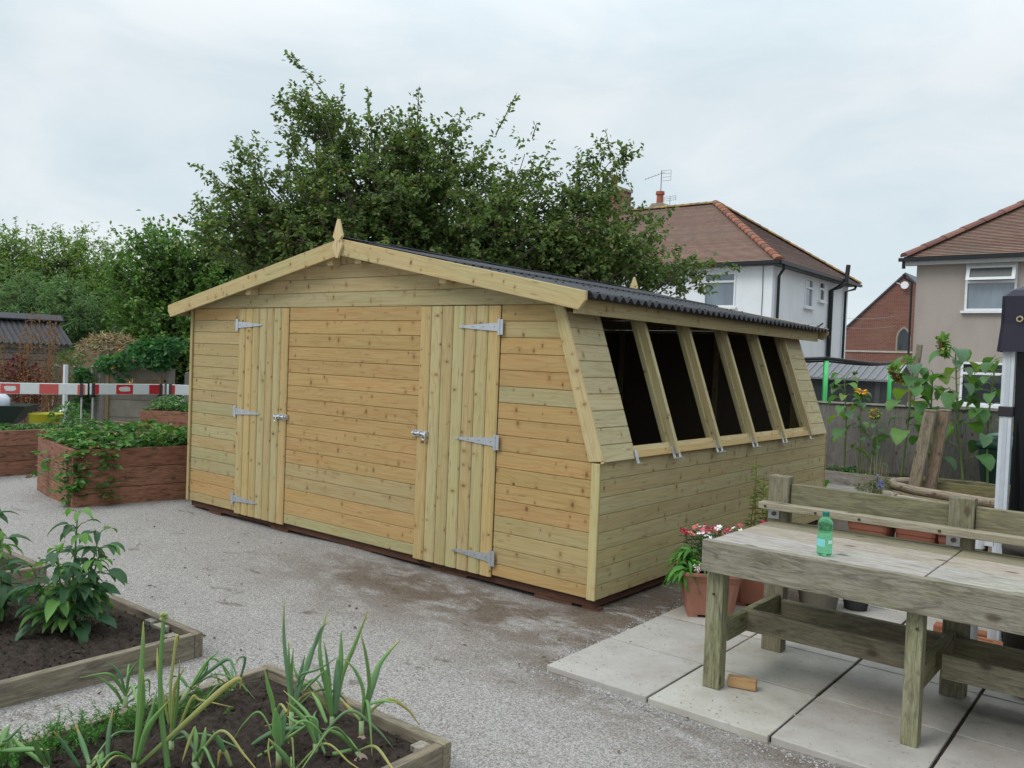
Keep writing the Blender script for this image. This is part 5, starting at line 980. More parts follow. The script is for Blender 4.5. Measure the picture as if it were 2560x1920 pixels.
t = thing('white_flower_plant', 'small straggly plant with white flowers beside the yellow tub', 'plant', (-9.75, 1.0, GZ)); m = Mesh(); leafball(m, [(-9.75, 1.02, .38, .3, .25, .22), (-9.6, 1.15, .3, .25, .2, .2)], 260, .07, .05, [(.07, .17, .05), (.10, .22, .07)]); m.build('leaves', 'leaf', t); blossoms(t, [(-9.82, .95, .72), (-9.7, 1.02, .6), (-9.85, .98, .48)], .035, [(.8, .82, .8)], 6)
# small dark shed behind
ss = thing('old_shed', 'small old shed with dark corrugated roof and grey slatted wall at the left edge', 'shed', (-16.2, 2.5, GZ)); e = Vector((.15, .99, 0)).normalized(); n = Vector((.99, -.15, 0)); Q = Vector((-15.05, 3.05, 0))
m = Mesh(); V = []; k = 150
for i in range(7):
    f = i/6
    for j in range(k+1): a = -4.5*j/k+ .10*f; V.append(Q+e*(a+.0)+n*(.05+.82*f)+Vector((0, 0, 1.93-.50*f+.018*math.cos(2*math.pi*j/k*4.5/.10))))
m.add(V, [(i*(k+1)+j, i*(k+1)+j+1, (i+1)*(k+1)+j+1, (i+1)*(k+1)+j) for i in range(6) for j in range(k)], (.045, .046, .052)); m.extr([Q+e*.1+n*.08+Vector((0, 0, 1.91)), Q+e*.1-n*.9+Vector((0, 0, 1.5)), Q-e*4.4-n*.9+Vector((0, 0, 1.5)), Q-e*4.4+n*.08+Vector((0, 0, 1.91))], (0, 0, .02), (.045, .046, .052)); m.build('roof', 'corr', ss, smooth=False)
m = Mesh(); m.beam(Q+e*.10+n*.14+Vector((0, 0, 1.945)), Q-e*4.4+n*.14+Vector((0, 0, 1.945)), .26, .03, (.05, .05, .056), up=(Vector((0, 0, .85))+n*.4)); m.build('ridge_cap', 'corr', ss)
for i in range(11):
    m = Mesh(); z = 1.30-.13*i; m.beam(Q-e*.04+n*(.70+.01*(i % 2))+Vector((0, 0, z)), Q-e*4.3+n*(.70+.01*(i % 2))+Vector((0, 0, z)), .02, .115, jit((.23, .23, .235), .1)); m.build('slat', 'bed', ss)
m = Mesh(); m.beam(Q+e*.08+n*.78+Vector((0, 0, 1.385)), Q-e*4.4+n*.78+Vector((0, 0, 1.385)), .025, .10, (.22, .21, .19)); m.build('fascia', 'bed', ss)
m = Mesh(); m.hexa([Q-e*.06+n*.66+Vector((0, 0, GZ)), Q-e*.06-n*.85+Vector((0, 0, GZ)), Q-e*4.3-n*.85+Vector((0, 0, GZ)), Q-e*4.3+n*.66+Vector((0, 0, GZ))], [Q-e*.06+n*.66+Vector((0, 0, 1.4)), Q-e*.06-n*.85+Vector((0, 0, 1.4)), Q-e*4.3-n*.85+Vector((0, 0, 1.4)), Q-e*4.3+n*.66+Vector((0, 0, 1.4))], (.10, .095, .09), e); m.build('wall', 'bed', ss)
# ------------------------------------------------------------ right: fence, sunflowers, log pit, trampoline
FN = thing('board_fence', 'grey boarded garden fence with a pale cap rail behind the sunflowers', 'fence', (.8, 8.5, GZ)); m = Mesh(); x = -3.2
while x < 4.6: w = R.uniform(.42, .5); m.box((x, 8.50, GZ-.05), (x+w-.003, 8.525+R.uniform(0, .003), 1.01+.03*(x+1.4)/2.2), jit((.26, .245, .235), .07), (0, 0, 1)); x += w
m.build('boards', 'fence', FN); m = Mesh(); m.hexa([(-3.2, 8.47, .985), (4.6, 8.47, 1.09), (4.6, 8.54, 1.09), (-3.2, 8.54, .985)], [(-3.2, 8.47, 1.008), (4.6, 8.47, 1.113), (4.6, 8.54, 1.113), (-3.2, 8.54, 1.008)], (.47, .45, .42), (1, 0, 0)); m.build('cap_rail', 'fence', FN)
m = Mesh(); m.box((-3.2, 8.46, GZ-.05), (4.6, 8.499, .07), (.21, .19, .16)); m.build('gravel_board', 'fence', FN)
pl = thing('planter_bed', 'long low grey timber planter in front of the grey fence, holding the sunflowers', 'planter', (-.9, 8.0, GZ)); m = Mesh(); m.box((-2.6, 7.60, GZ-.02), (-.22, 7.64, .09), (.33, .31, .29)); m.build('board', 'bed', pl, .004); m = Mesh(); m.box((-2.6, 7.645, GZ-.02), (1.6, 8.455, .045), (.07, .06, .05)); m.build('soil', 'soil', pl)
m = Mesh(); leafball(m, [(-1.1, 7.75, .10, .35, .1, .06), (-.75, 7.8, .09, .3, .1, .05), (-1.6, 7.8, .1, .5, .12, .06)], 420, .05, .035, [(.08, .19, .05), (.06, .15, .05)]); tag(m.build('bed_weeds', 'nleaf'), 'low green weeds on the soil of the grey planter', 'weeds', kind='stuff')
def sunflower(base, top, label, lv, head=None, pet=None, hang=True, lsz=.2, side=None, bud=.045):
    t = thing('sunflower', label, 'sunflower', base, 'sunflowers along the grey fence'); B, T = Vector(base), Vector(top); P = spline([B, B.lerp(T, .5)+Vector((R.gauss(0, .03), R.gauss(0, .02), 0)), T], 10); st = Mesh(); lf = Mesh()
    H = (T-B).length; st.tube(P, [(.006+.011*H/1.6)*(1-.55*i/len(P)) for i in range(len(P))], 8, (.17, .24, .09))
    for k in range(lv):
        f = .20+.78*(k/max(lv-1, 1))**.6; q = P[min(int(f*len(P)), len(P)-1)]; a = k*2.4+R.uniform(-.5, .5); d = Vector((math.cos(a), math.sin(a), R.uniform(.2, .7))).normalized(); pl_ = lsz*R.uniform(.35, .75)*(1.2-.6*f); e_ = q+d*pl_; st.tube([q, q.lerp(e_, .5)+Vector((0, 0, .012)), e_], [.005, .004, .003], 6, (.20, .29, .10)); L = lsz*R.uniform(.65, 1.1)*(1.1-.35*f)
        big_leaf(lf, e_, (d.x, d.y, -.1), L, L*.78, jit(((.085, .20, .06), (.12, .25, .06), (.09, .17, .09), (.19, .28, .06))[R.choice([0, 0, 1, 2, 2, 3])], .2, .05), R.uniform(.7, 1.6), 7)
    if side:
        for (p, r_) in side: p = Vector(p); q = min(P, key=lambda v: (v-p).length+abs(v.z-p.z+.15)); st.tube(spline([q, q.lerp(p, .5)+Vector((0, 0, .07)), p], 5), .005, 6, (.19, .27, .09)); h = Mesh(); leaves(h, np.tile(np.array(p), (26, 1)), NR.normal(0, 1, (26, 3))*[1, 1, .7], r_*1.5, r_*.7, J((.09, .17, .05), .3, 26)); h.lathe([(r_*.3, -r_*.4), (r_*.8, 0), (r_*.3, r_*.4)], tuple(p), 10, (.06, .10, .04)); h.build('bud', 'nleaf', t)
    st.build('stem', 'nleaf', t, smooth=True); lf.build('leaves', 'leaf', t, smooth=True)
    if head:
        hp, hd, r_ = Vector(head[0]), Vector(head[1]).normalized(), head[2]; st2 = Mesh(); a = hd.orthogonal().normalized(); b = hd.cross(a); st2.tube(spline([T, T.lerp(hp, .5)+Vector((0, 0, .05)), hp-hd*.01], 6), .009, 7, (.20, .28, .10))
        prof = [(-.6, .25), (-.35, .8), (0, 1.0), (.2, .92), (.28, .4)]; V = []; n = 14
        for z_, k in prof:
            for j in range(n): t_ = 6.2832*j/n; V.append(hp+hd*(z_*r_*.7)+a*(math.cos(t_)*k*r_*.75)+b*(math.sin(t_)*k*r_*.75))
        F = [(i*n+j, i*n+(j+1) % n, (i+1)*n+(j+1) % n, (i+1)*n+j) for i in range(4) for j in range(n)]+[tuple(range(4*n, 5*n))]; cs = [(.16, .25, .06)]*(2*n)+[(.12, .08, .03)]*(2*n)+[(.16, .085, .03)]
        st2.add(V, F, cs); st2.build('flower_head', 'nleaf', t, smooth=True); n = 34; an = NR.uniform(0, 6.283, n); D = np.outer(np.cos(an), a)+np.outer(np.sin(an), b); sp = Mesh()
        leaves(sp, np.array(hp)+D*r_*.55-np.array(hd)*r_*.15, D+NR.normal(0, .25, (n, 3))-np.array(hd)*.3, r_*.9, r_*.38, J((.14, .26, .06), .3, n)); sp.build('sepals', 'nleaf', t)
        if pet: pt = Mesh(); n = 26; an = np.linspace(0, 6.283, n); D = np.outer(np.cos(an), a)+np.outer(np.sin(an), b); leaves(pt, np.array(hp)+D*r_*.6+np.array(hd)*r_*.1, D+np.array(hd)*.35+NR.normal(0, .15, (n, 3)), r_*pet[0], r_*.4, J(pet[1], .15, n)); pt.build('petals', 'lobe', t)
sunflower((-.96, 7.95, .04), (-1.0, 7.9, 1.42), 'tall branching sunflower with closed dark buds, nearest the shed corner', 18, side=[((-1.12, 7.85, 1.28), .045), ((-.85, 7.88, 1.48), .03)], lsz=.24)
sunflower((-.74, 7.95, .04), (-.76, 7.9, 1.16), 'slim sunflower with a bright yellow flower tilted to the sky', 14, ((-.76, 7.89, 1.21), (.35, -.2, .9), .07), (1.15, (.80, .42, .01)), lsz=.17)
sunflower((-.46, 7.75, .04), (-.51, 7.72, .90), 'short slim sunflower with a small brown flower face below the fence top', 11, ((-.51, 7.69, .93), (0, -.9, .25), .07), (.45, (.45, .36, .06)), lsz=.12)
sunflower((-.18, 7.9, .04), (-.10, 7.9, 1.68), 'thick sunflower with a drooping spent head and a leafy top, left of the leaning boards', 21, ((-.28, 7.8, 1.46), (-.5, -.4, -.6), .13), (.4, (.36, .22, .07)), lsz=.32)
sunflower((.16, 7.95, .04), (.14, 7.95, 1.52), 'slender leafy sunflower without a flower, behind the leaning boards', 16, lsz=.28)
sunflower((.60, 7.85, .04), (.42, 7.85, 1.80), 'tallest sunflower with a green seed head hanging over, right of the leaning boards', 20, ((.27, 7.78, 1.88), (-.8, -.4, -.2), .14), (.5, (.24, .32, .07)), lsz=.34, side=[((.40, 7.78, 1.27), .035)])
sunflower((.86, 7.95, .04), (.88, 7.9, 1.72), 'dense leafy sunflower without a flower, beside the white gazebo leg', 23, lsz=.29)
sunflower((-.41, 4.8, GZ), (-.44, 4.72, .50), 'small low sunflower with a half closed orange flower by the shed back corner', 9, ((-.46, 4.68, .53), (-.7, -.3, .3), .055), (1.0, (.75, .36, .02)), lsz=.17)
sunflower((-.15, 4.65, GZ), (-.17, 4.6, .30), 'low leafy young sunflower beside the shed wall without a flower', 8, lsz=.16)
# leaning boards (back of a timber seat) and half-log pit
PT = thing('log_sandpit', 'low pit edged with stacked half round logs in front of the grey fence', 'log edging', (.55, 7.2, GZ)); LG = (.36, .30, .22)
poly = [(-.06, 6.98), (.30, 6.66), (1.15, 6.38), (1.9, 6.6), (2.2, 7.2), (1.9, 7.9), (.95, 8.02), (.16, 7.80), (-.13, 7.35)]
for k, zc in enumerate((-.025, .075)):
    for i in range(len(poly)):
        a, b = Vector((*poly[i], zc)), Vector((*poly[(i+1) % len(poly)], zc)); d = (b-a).normalized(); m = Mesh(); m.tube([a-d*.01, b+d*.01], .052, 12, jit(LG, .12, .03)); m.build('log', 'old', PT)
m = Mesh(); m.extr([(x, y, -.06) for x, y in poly], (0, 0, .03), (.12, .10, .07)); m.build('pit_floor', 'soil', PT)
for y in (7.15, 7.5): m = Mesh(); m.box((.14, y-.02, .02), (1.9, y+.02, .16), jit((.26, .235, .12), .1)); m.build('slat', 'old', PT)
m = Mesh(); 
for i in range(9): pass
m = Mesh(); m.tube([(-.22, 6.97, -.02), (.12, 6.52, -.02)], .05, 12, (.42, .37, .31)); tag(m.build('log', 'old'), 'loose pale log lying beside the log pit, left of the decking', 'log')
m = Mesh(); m.tube([(.14, 6.50, -.02), (.75, 6.26, -.02)], .045, 12, (.45, .39, .32)); tag(m.build('log', 'old'), 'loose pale log lying along the front of the log pit', 'log')
DK = thing('decking', 'low grey timber decking boards behind the bench', 'decking', (.9, 5.6, GZ))
for i in range(16): y = 4.45+i*.125; x0 = .75-(y-4.45)*.48; m = Mesh(); m.hexa([(x0, y, GZ-.01), (2.6, y, GZ-.01), (2.6, y+.112, GZ-.01), (x0-.05, y+.112, GZ-.01)], [(x0, y, -.03), (2.6, y, -.03), (2.6, y+.112, -.03), (x0-.05, y+.112, -.03)], jit((.40, .35, .31), .08)); m.build('deck_board', 'old', DK)
SB = thing('leaning_boards', 'pair of upright square timbers leaning together like a chair back, in the log pit', 'boards', (.42, 6.9, GZ))
for (a, b, w, t, c) in (((.215, 6.90, .02), (.365, 6.90, 1.04), .13, .11, (.34, .285, .22)), ((.37, 7.02, .02), (.495, 7.02, 1.05), .12, .11, (.30, .225, .165))):
    m = Mesh(); m.beam(a, b, w, t, c, up=(0, 1, 0)); m.build('upright', 'old', SB, .004)
    m = Mesh(); q = Vector(b); m.box((q.x-.06, q.y-.06, q.z+.004), (q.x+.065, q.y+.06, q.z+.022), (.40, .35, .28)); m.build('cap', 'old', SB)
m = Mesh(); leafball(m, [(-.16, 6.85, .05, .12, .1, .1), (-.3, 6.9, .0, .2, .1, .05)], 260, .06, .012, [(.08, .15, .06), (.20, .20, .10)]); t = thing('blue_flower_plant', 'small plant with blue flowers and dry grass stems beside the loose log', 'flowers', (-.16, 6.85, GZ)); m.build('leaves', 'nleaf', t)
blossoms(t, [(-.14+R.gauss(0, .03), 6.78+R.gauss(0, .03), .10+R.gauss(0, .04)) for _ in range(14)], .028, [(.12, .16, .55), (.18, .22, .6)], 6)
m = Mesh()
for _ in range(60): b = Vector((-.25+R.gauss(0, .09), 6.95+R.gauss(0, .08), GZ)); m.tube([b, b+Vector((R.gauss(0, .05), R.gauss(0, .05), R.uniform(.2, .55)))], [.003, .0012], 3, (.32, .29, .17))
m.build('dry_stems', 'matt', t)
# green wheelie bin
BN = thing('wheelie_bin', 'dark green wheelie bin with a pale lid handle behind the white gazebo leg', 'bin', (.97, 8.2, GZ)); m = Mesh(); f = lambda k, z, dy=0: [(.97-.25*k, 8.2-.28*k+dy, z), (.97+.25*k, 8.2-.28*k+dy, z), (.97+.25*k, 8.2+.28*k+dy, z), (.97-.25*k, 8.2+.28*k+dy, z)]
m.hexa(f(.76, .02), f(.98, .57), (.02, .055, .04)); m.build('body', 'plastic', BN, .015); m = Mesh(); m.hexa(f(1.06, .571), f(1.10, .62), (.025, .07, .05)); m.hexa(f(1.08, .6205), f(.8, .70), (.03, .09, .065)); m.build('lid', 'plastic', BN, .012); m = Mesh(); m.tube(spline([(.82, 7.93, .64), (.84, 7.90, .73), (.97, 7.89, .76), (1.10, 7.90, .73), (1.12, 7.93, .64)], 6), .025, 8, (.25, .42, .36)); m.build('handle', 'plastic', BN)
for sx in (-1, 1): m = Mesh(); m.tube([(.97+sx*.17, 8.42, .03), (.97+sx*.23, 8.42, .03)], .10, 16, (.02, .02, .02)); m.build('wheel', 'plastic', BN)
# pole of timber, trampoline, metal shed beyond the fence
m = Mesh(); m.beam((-.60, 9.6, GZ), (-.42, 9.6, 1.95), .075, .075, (.27, .24, .19), up=(0, 1, 0)); tag(m.build('timber_post', 'old'), 'leaning grey timber post beyond the fence, behind the hanging seed head', 'post')
TR = thing('trampoline', 'trampoline with bright green padded poles and dark netting beyond the fence', 'trampoline', (-1.9, 12.2, GZ)); cx, cy, r_ = -3.47, 11.04, 2.2; GR = (.10, .62, .20)
ang = [math.radians(a) for a in (-41.3, 18.7, 78.7, 138.7, 198.7, 258.7)]; tops = []
for a in ang:
    px, py = cx+r_*math.cos(a), cy+r_*math.sin(a); m = Mesh(); m.tube([(px, py, GZ), (px, py, 1.2), (px, py, 1.66)], .035, 10, GR); m.build('pole', 'plastic', TR, smooth=True); tops.append((px, py, 1.67)); m = Mesh(); m.tube([(px, py, 1.661), (px, py, 1.72)], .04, 8, (.015, .015, .015)); m.build('pole_cap', 'plastic', TR)
m = Mesh(); m.tube([Vector((cx+r_*math.cos(a), cy+r_*math.sin(a), 1.70-.05*abs(math.sin((a+.72)*3)))) for a in np.linspace(ang[0], ang[0]+2*math.pi, 49)], .028, 6, (.015, .015, .015)); m.build('top_rope', 'plastic', TR)
m = Mesh(); V = [(cx+(r_-.04)*math.cos(a), cy+(r_-.04)*math.sin(a), z) for a in np.linspace(0, 2*math.pi, 41) for z in (.55, 1.65)]; m.add(V, [(2*i, 2*i+2, 2*i+3, 2*i+1) for i in range(40)]); m.build('net', 'net', TR)
m = Mesh(); m.lathe([(2.05, .50), (2.08, .52), (2.1, .53)], (cx, cy, 0), 36, (.02, .02, .02)); m.build('bounce_mat', 'cloth', TR)
MS = thing('metal_shed', 'low grey metal shed with a ribbed roof behind the trampoline', 'shed', (-3.2, 14.9, GZ)); m = Mesh(); m.box((-5.6, 14.55, GZ), (-2.1, 16.0, 1.33), (.075, .08, .085)); m.build('wall', 'paint', MS)
m = Mesh(); m.hexa([(-5.7, 14.4, 1.31), (-1.98, 14.4, 1.31), (-1.98, 15.3, 1.66), (-5.7, 15.3, 1.66)], [(-5.7, 14.4, 1.35), (-1.98, 14.4, 1.35), (-1.98, 15.3, 1.70), (-5.7, 15.3, 1.70)], (.44, .45, .47)); m.hexa([(-5.7, 15.301, 1.66), (-1.98, 15.301, 1.66), (-1.98, 16.2, 1.31), (-5.7, 16.2, 1.31)], [(-5.7, 15.301, 1.70), (-1.98, 15.301, 1.70), (-1.98, 16.2, 1.35), (-5.7, 16.2, 1.35)], (.27, .275, .29))
for i in range(22): x = -5.6+i*.168; m.hexa([(x, 14.4, 1.35), (x+.03, 14.4, 1.35), (x+.03, 15.29, 1.70), (x, 15.29, 1.70)], [(x, 14.4, 1.375), (x+.03, 14.4, 1.375), (x+.03, 15.29, 1.725), (x, 15.29, 1.725)], (.52, .53, .55))
m.build('roof', 'paint', MS); m = Mesh(); m.box((-2.4, 14.53, GZ), (-2.3, 14.545, 1.3), (.16, .165, .17)); m.box((-1.99, 14.39, 1.30), (-1.965, 14.9, 1.36), (.3, .3, .31)); m.build('corner_trim', 'paint', MS)
for (x, lab) in ((-1.95, 'dark slatted fence post behind the trampoline net'),): pass

# ------------------------------------------------------------ houses
def roof_slope(m, e0, e1, r0, r1, col, ch=.115, lift=.016):
    """courses of plain tiles from eave edge e0-e1 up to ridge edge r0-r1"""
    e0, e1, r0, r1 = (Vector(p) for p in (e0, e1, r0, r1)); n = max(3, int(max((r0-e0).length, (r1-e1).length)/ch)); nr = (e1-e0).cross(r0-e0 if (r0-e0).length > .1 else r1-e0).normalized()
    if nr.z < 0: nr = -nr
    L = 0; g = (e1-e0).normalized()
    for k in range(n):
        a0, a1, b0, b1 = e0.lerp(r0, k/n), e1.lerp(r1, k/n), e0.lerp(r0, (k+1)/n), e1.lerp(r1, (k+1)/n)
        if (b1-b0).length < .02: b1 = b0+g*.02
        lo0, lo1 = a0+nr*lift, a1+nr*lift; c = jit(col, .12, .04); u0, u1, v0, v1 = a0.dot(g), a1.dot(g), k*.115, (k+1)*.115
        m.add([lo0, lo1, b1, b0], [(0, 1, 2, 3)], c, None, [(u0, v0+.002), (u1, v0+.002), (b1.dot(g), v1-.002), (b0.dot(g), v1-.002)]); m.add([a0, a1, lo1, lo0], [(0, 1, 2, 3)], tuple(k_*.45 for k_ in c), None, [(u0, v0), (u1, v0), (u1, v0+.001), (u0, v0+.001)])  # course edges coloured darker, painting in the shade at each lap
def hip_tiles(m, a, b, col, r=.13, L=.33):
    a, b = Vector(a), Vector(b); d = (b-a); n = int(d.length/L); d = d/n
    for k in range(n):
        p, q = a+d*k, a+d*(k+1.08); c = jit(col[k % len(col)], .14, .05); dd = d.normalized(); s = dd.cross(Vector((0, 0, 1))).normalized(); u = s.cross(dd); V = []
        for i, (pt, rr) in enumerate(((p, r*1.1), (q, r*.92))):
            for j in range(7): t = math.pi*j/6; V.append(pt+s*(math.cos(t)*rr*1.25)+u*(math.sin(t)*rr*.75-.02))
        m.add(V, [(j, j+1, 8+j, 7+j) for j in range(6)]+[(0, 1, 2, 3, 4, 5, 6)], c)
def window(par, axis, c0, a0, a1, z0, z1, out, bars=(), top=None, glass='glass', open_top=False, sill=True, curtain=False):
    """frame on wall plane (axis 'x' or 'y' = c0) spanning a0..a1, z0..z1, facing sign out"""
    P = lambda a, d, z: (c0+out*d, a, z) if axis == 'x' else (a, c0+out*d, z)
    def bx(m, a, b, d0, d1, zl, zh, col): m.box(P(a, d0, zl), P(b, d1, zh), col)
    WH = (.74, .76, .78); f = .06; m = Mesh(); bx(m, a0, a0+f, -.06, .03, z0, z1, WH); bx(m, a1-f, a1, -.06, .03, z0, z1, WH); bx(m, a0+f, a1-f, -.06, .03, z0, z0+f, WH); bx(m, a0+f, a1-f, -.06, .03, z1-f, z1, WH)
    for b in bars: bx(m, b-f/2, b+f/2, -.06, .028, z0+f, z1-f, WH)
    if top is not None: bx(m, a0+f, a1-f, -.06, .029, top-f*.6, top+f*.6, WH)
    w = m.build('window', 'paint', par); m = Mesh(); bx(m, a0+f, a1-f, -.05, -.03, z0+f, z1-f, (.2, .2, .2)); m.build('pane', glass, w)
    if sill: m = Mesh(); bx(m, a0-.08, a1+.08, .0, .12, z0-.07, z0-.003, WH); m.build('sill', 'paint', w)
    if open_top:
        m = Mesh(); zz = z1-f-.01; h = .42; pts = lambda a, k, w_: (a, c0+out*(.04+k*.16), zz-k*h)
        for (u0, u1, k0, k1) in ((a0+.03, a1-.03, 0, .18), (a0+.03, a1-.03, .82, 1.0), (a0+.03, a0+.12, .18, .82), (a1-.12, a1-.03, .18, .82)):
            m.hexa([pts(u0, k0, 0), pts(u1, k0, 0), pts(u1, k1, 0), pts(u0, k1, 0)], [tuple(Vector(p)+Vector((0, out*.04, 0))) for p in (pts(u0, k0, 0), pts(u1, k0, 0), pts(u1, k1, 0), pts(u0, k1, 0))], WH)
        m.build('top_light', 'paint', w); m = Mesh(); m.add([pts(a0+.12, .18, 0), pts(a1-.12, .18, 0), pts(a1-.12, .82, 0), pts(a0+.12, .82, 0)], [(0, 1, 2, 3)]); m.build('top_pane', 'dimglass', w)
    if curtain: m = Mesh(); V = [P(a0+f+(a1-a0-2*f)*i/60, -.16+.025*math.sin(i*1.3), z) for i in range(61) for z in (z0+f, (top or z1)-.05)]; m.add(V, [(2*i, 2*i+2, 2*i+3, 2*i+1) for i in range(60)], (.5, .54, .58)); m.build('curtain', 'cloth', w)
    return w
PIPE = (.016, .018, .022)
def pipe(par, pts, r=.05): m = Mesh(); m.tube(pts, r, 10, PIPE); return m.build('downpipe', 'plastic', par)
HW = thing('white_house', 'white rendered house with hipped red tile roof and black downpipes', 'house', (-12.5, 26.9, 0)); X0, Y0, X1, Y1, ZE = -8.11, 22.87, -18.6, 30.85, 5.04
def house_walls(par, x0, x1, y0, y1, z, matn, holes_y=(), holes_x=(), t=.25):
    """y0 face with rectangular openings (a0,a1,z0,z1); right-hand x1 face likewise"""
    m = Mesh()
    def face(axis, c, a_lo, a_hi, holes, d):
        xs_ = sorted({a_lo, a_hi, *[h[0] for h in holes], *[h[1] for h in holes]}); zs_ = sorted({GZ-.1, z, *[h[2] for h in holes], *[h[3] for h in holes]})
        for i in range(len(xs_)-1):
            for j in range(len(zs_)-1):
                ca, cz = (xs_[i]+xs_[i+1])/2, (zs_[j]+zs_[j+1])/2
                if any(h[0] < ca < h[1] and h[2] < cz < h[3] for h in holes): continue
                m.add([(c, a, q) if axis == 'x' else (a, c, q) for a, q in ((xs_[i], zs_[j]), (xs_[i+1], zs_[j]), (xs_[i+1], zs_[j+1]), (xs_[i], zs_[j+1]))], [(0, 1, 2, 3)])
        for h in holes:
            for (a, q), (b, r_) in (((h[0], h[2]), (h[1], h[2])), ((h[1], h[2]), (h[1], h[3])), ((h[1], h[3]), (h[0], h[3])), ((h[0], h[3]), (h[0], h[2]))):
                m.add([(c, a, q), (c, b, r_), (c+d, b, r_), (c+d, a, q)] if axis == 'x' else [(a, c, q), (b, c, r_), (b, c+d, r_), (a, c+d, q)], [(0, 1, 2, 3)])
            m.add([((c+d*3, a, q) if axis == 'x' else (a, c+d*3, q)) for a, q in ((h[0]-.3, h[2]-.3), (h[1]+.3, h[2]-.3), (h[1]+.3, h[3]+.3), (h[0]-.3, h[3]+.3))], [(0, 1, 2, 3)])
    face('y', y0, x0, x1, holes_y, .14); face('x', x1, y0, y1, holes_x, -.14); face('y', y1, x0, x1, (), -.1); face('x', x0, y0, y1, (), .1); return m.build('wall', matn, par)
wL = (-10.58, -9.40, 3.57, 4.76); w1 = (25.92, 26.72, 3.79, 4.84); w2 = (27.39, 27.99, 4.12, 4.86)
house_walls(HW, X1, X0, Y0, Y1, ZE, 'white', [wL], [w1, w2]); window(HW, 'y', Y0, *wL, -1, top=4.45, curtain=True); window(HW, 'x', X0, *w1, 1, top=4.50); window(HW, 'x', X0, *w2, 1, top=4.58, glass='darkglass')
oh = .33; ex, ey0, ey1 = X0+oh, Y0-oh, Y1+oh; ym = (Y0+Y1)/2; AP = (-12.2, ym, 8.03); RL = (X1-.2, ym, 8.03); TLc = (.27, .175, .14); m = Mesh(); ze = ZE+.03
roof_slope(m, (X1-.3, ey0, ze), (ex, ey0, ze), RL, AP, TLc); roof_slope(m, (ex, ey0, ze), (ex, ey1, ze), AP, AP, (.28, .195, .17)); roof_slope(m, (ex, ey1, ze), (X1-.3, ey1, ze), AP, RL, TLc); rf = m.build('roof', 'tile', HW)
OR, LI = [(.28, .115, .07), (.24, .105, .07), (.31, .13, .08), (.19, .10, .075)], [(.34, .22, .08), (.30, .20, .09), (.26, .16, .09)]
m = Mesh(); hip_tiles(m, (ex, ey0, ze+.04), (AP[0], AP[1], AP[2]+.04), OR); m.build('hip_tiles', 'matt', rf); m = Mesh(); hip_tiles(m, (ex, ey1, ze+.04), (AP[0], AP[1], AP[2]+.04), LI); m.build('hip_tiles', 'matt', rf); m = Mesh(); hip_tiles(m, AP, RL, LI); m.build('ridge_tiles', 'matt', rf)
m = Mesh(); m.beam((X1, ey0-.05, ZE-.03), (ex+.05, ey0-.05, ZE-.03), .11, .10, PIPE); m.beam((ex+.05, ey0-.05, ZE-.03), (ex+.05, ey1+.05, ZE-.03), .11, .10, PIPE); m.build('gutter', 'plastic', HW); m = Mesh(); m.box((X1, ey0+.02, ZE-.10), (X0, Y0, ZE-.06), (.05, .05, .05)); m.box((X0, ey0+.02, ZE-.10), (ex-.02, Y1, ZE-.06), (.05, .05, .05)); m.build('soffit', 'paint', HW)
pipe(HW, [(X0+.33, Y0+.05, ZE-.08), (X0+.32, Y0+.1, ZE-.22), (X0+.09, Y0+.32, ZE-.42), (X0+.09, Y0+.32, 0)]); pipe(HW, [(X0+.33, Y1-.1, ZE-.08), (X0+.3, Y1-.15, ZE-.2), (X0+.09, Y1-.6, ZE-.34), (X0+.09, Y1-.6, 0)])
pipe(HW, [(X0+.5, 29.1, 5.62), (X0+.48, 29.0, 4.93), (X0+.32, 28.75, 4.76), (X0+.10, 28.5, 4.60), (X0+.10, 28.5, 0)], .085); pipe(HW, [(X0+.10, 28.45, 2.75), (X0+.10, 28.1, 2.95), (X0+.10, 27.9, 3.1)], .06); pipe(HW, [(X0+.05, 26.4, 3.0), (X0+.25, 26.9, 3.15), (X0+.3, 27.1, 3.25)], .03); pipe(HW, [(-8.45, Y0-.02, 4.95), (-8.43, Y0-.02, 4.0), (-8.46, Y0-.02, 1.0)], .010)
def stack(x0, x1, y, z0, z1, pots, label=None):
    m = Mesh(); m.box((x0, y-.3, z0), (x1, y+.3, z1), (.5, .5, .5)); c = m.build('chimney', 'brick', rf); m = Mesh(); m.box((x0-.05, y-.35, z1+.001), (x1+.05, y+.35, z1+.10), (.30, .28, .22)); m.extr([(x0, y-.3, z1+.101), (x1, y-.3, z1+.101), ((x0+x1)/2+.25, y-.3, z1+.25), ((x0+x1)/2-.25, y-.3, z1+.25)], (0, .6, 0), (.28, .26, .2)); m.build('flaunching', 'stone', c)
    for px in pots: m = Mesh(); m.lathe([(.17, 0), (.15, .05), (.14, .45), (.19, .47), (.18, .60), (.13, .6)], (px, y, z1+.18), 16, (.34, .10, .065)); m.build('chimney_pot', 'terracotta', c)
    return c
stack(-17.45, -16.30, ym, 7.6, 8.85, (-17.0,)); c2 = stack(-15.35, -14.6, ym+.5, 7.5, 8.05, (-15.0,))
m = Mesh(); a = Vector((-14.92, ym+.4, 8.2)); m.tube([a, a+Vector((0, 0, 1.5))], .018, 6, (.16, .165, .17)); m.tube([a+Vector((-.62, -.3, 1.12)), a+Vector((.12, .05, 1.42))], .012, 5, (.2, .2, .2))
for k in range(6): q = a+Vector((-.6+.12*k, -.29+.055*k, 1.13+.05*k)); m.tube([q+Vector((-.10, .16, 0)), q+Vector((.10, -.16, 0))], .007, 4, (.2, .2, .2))
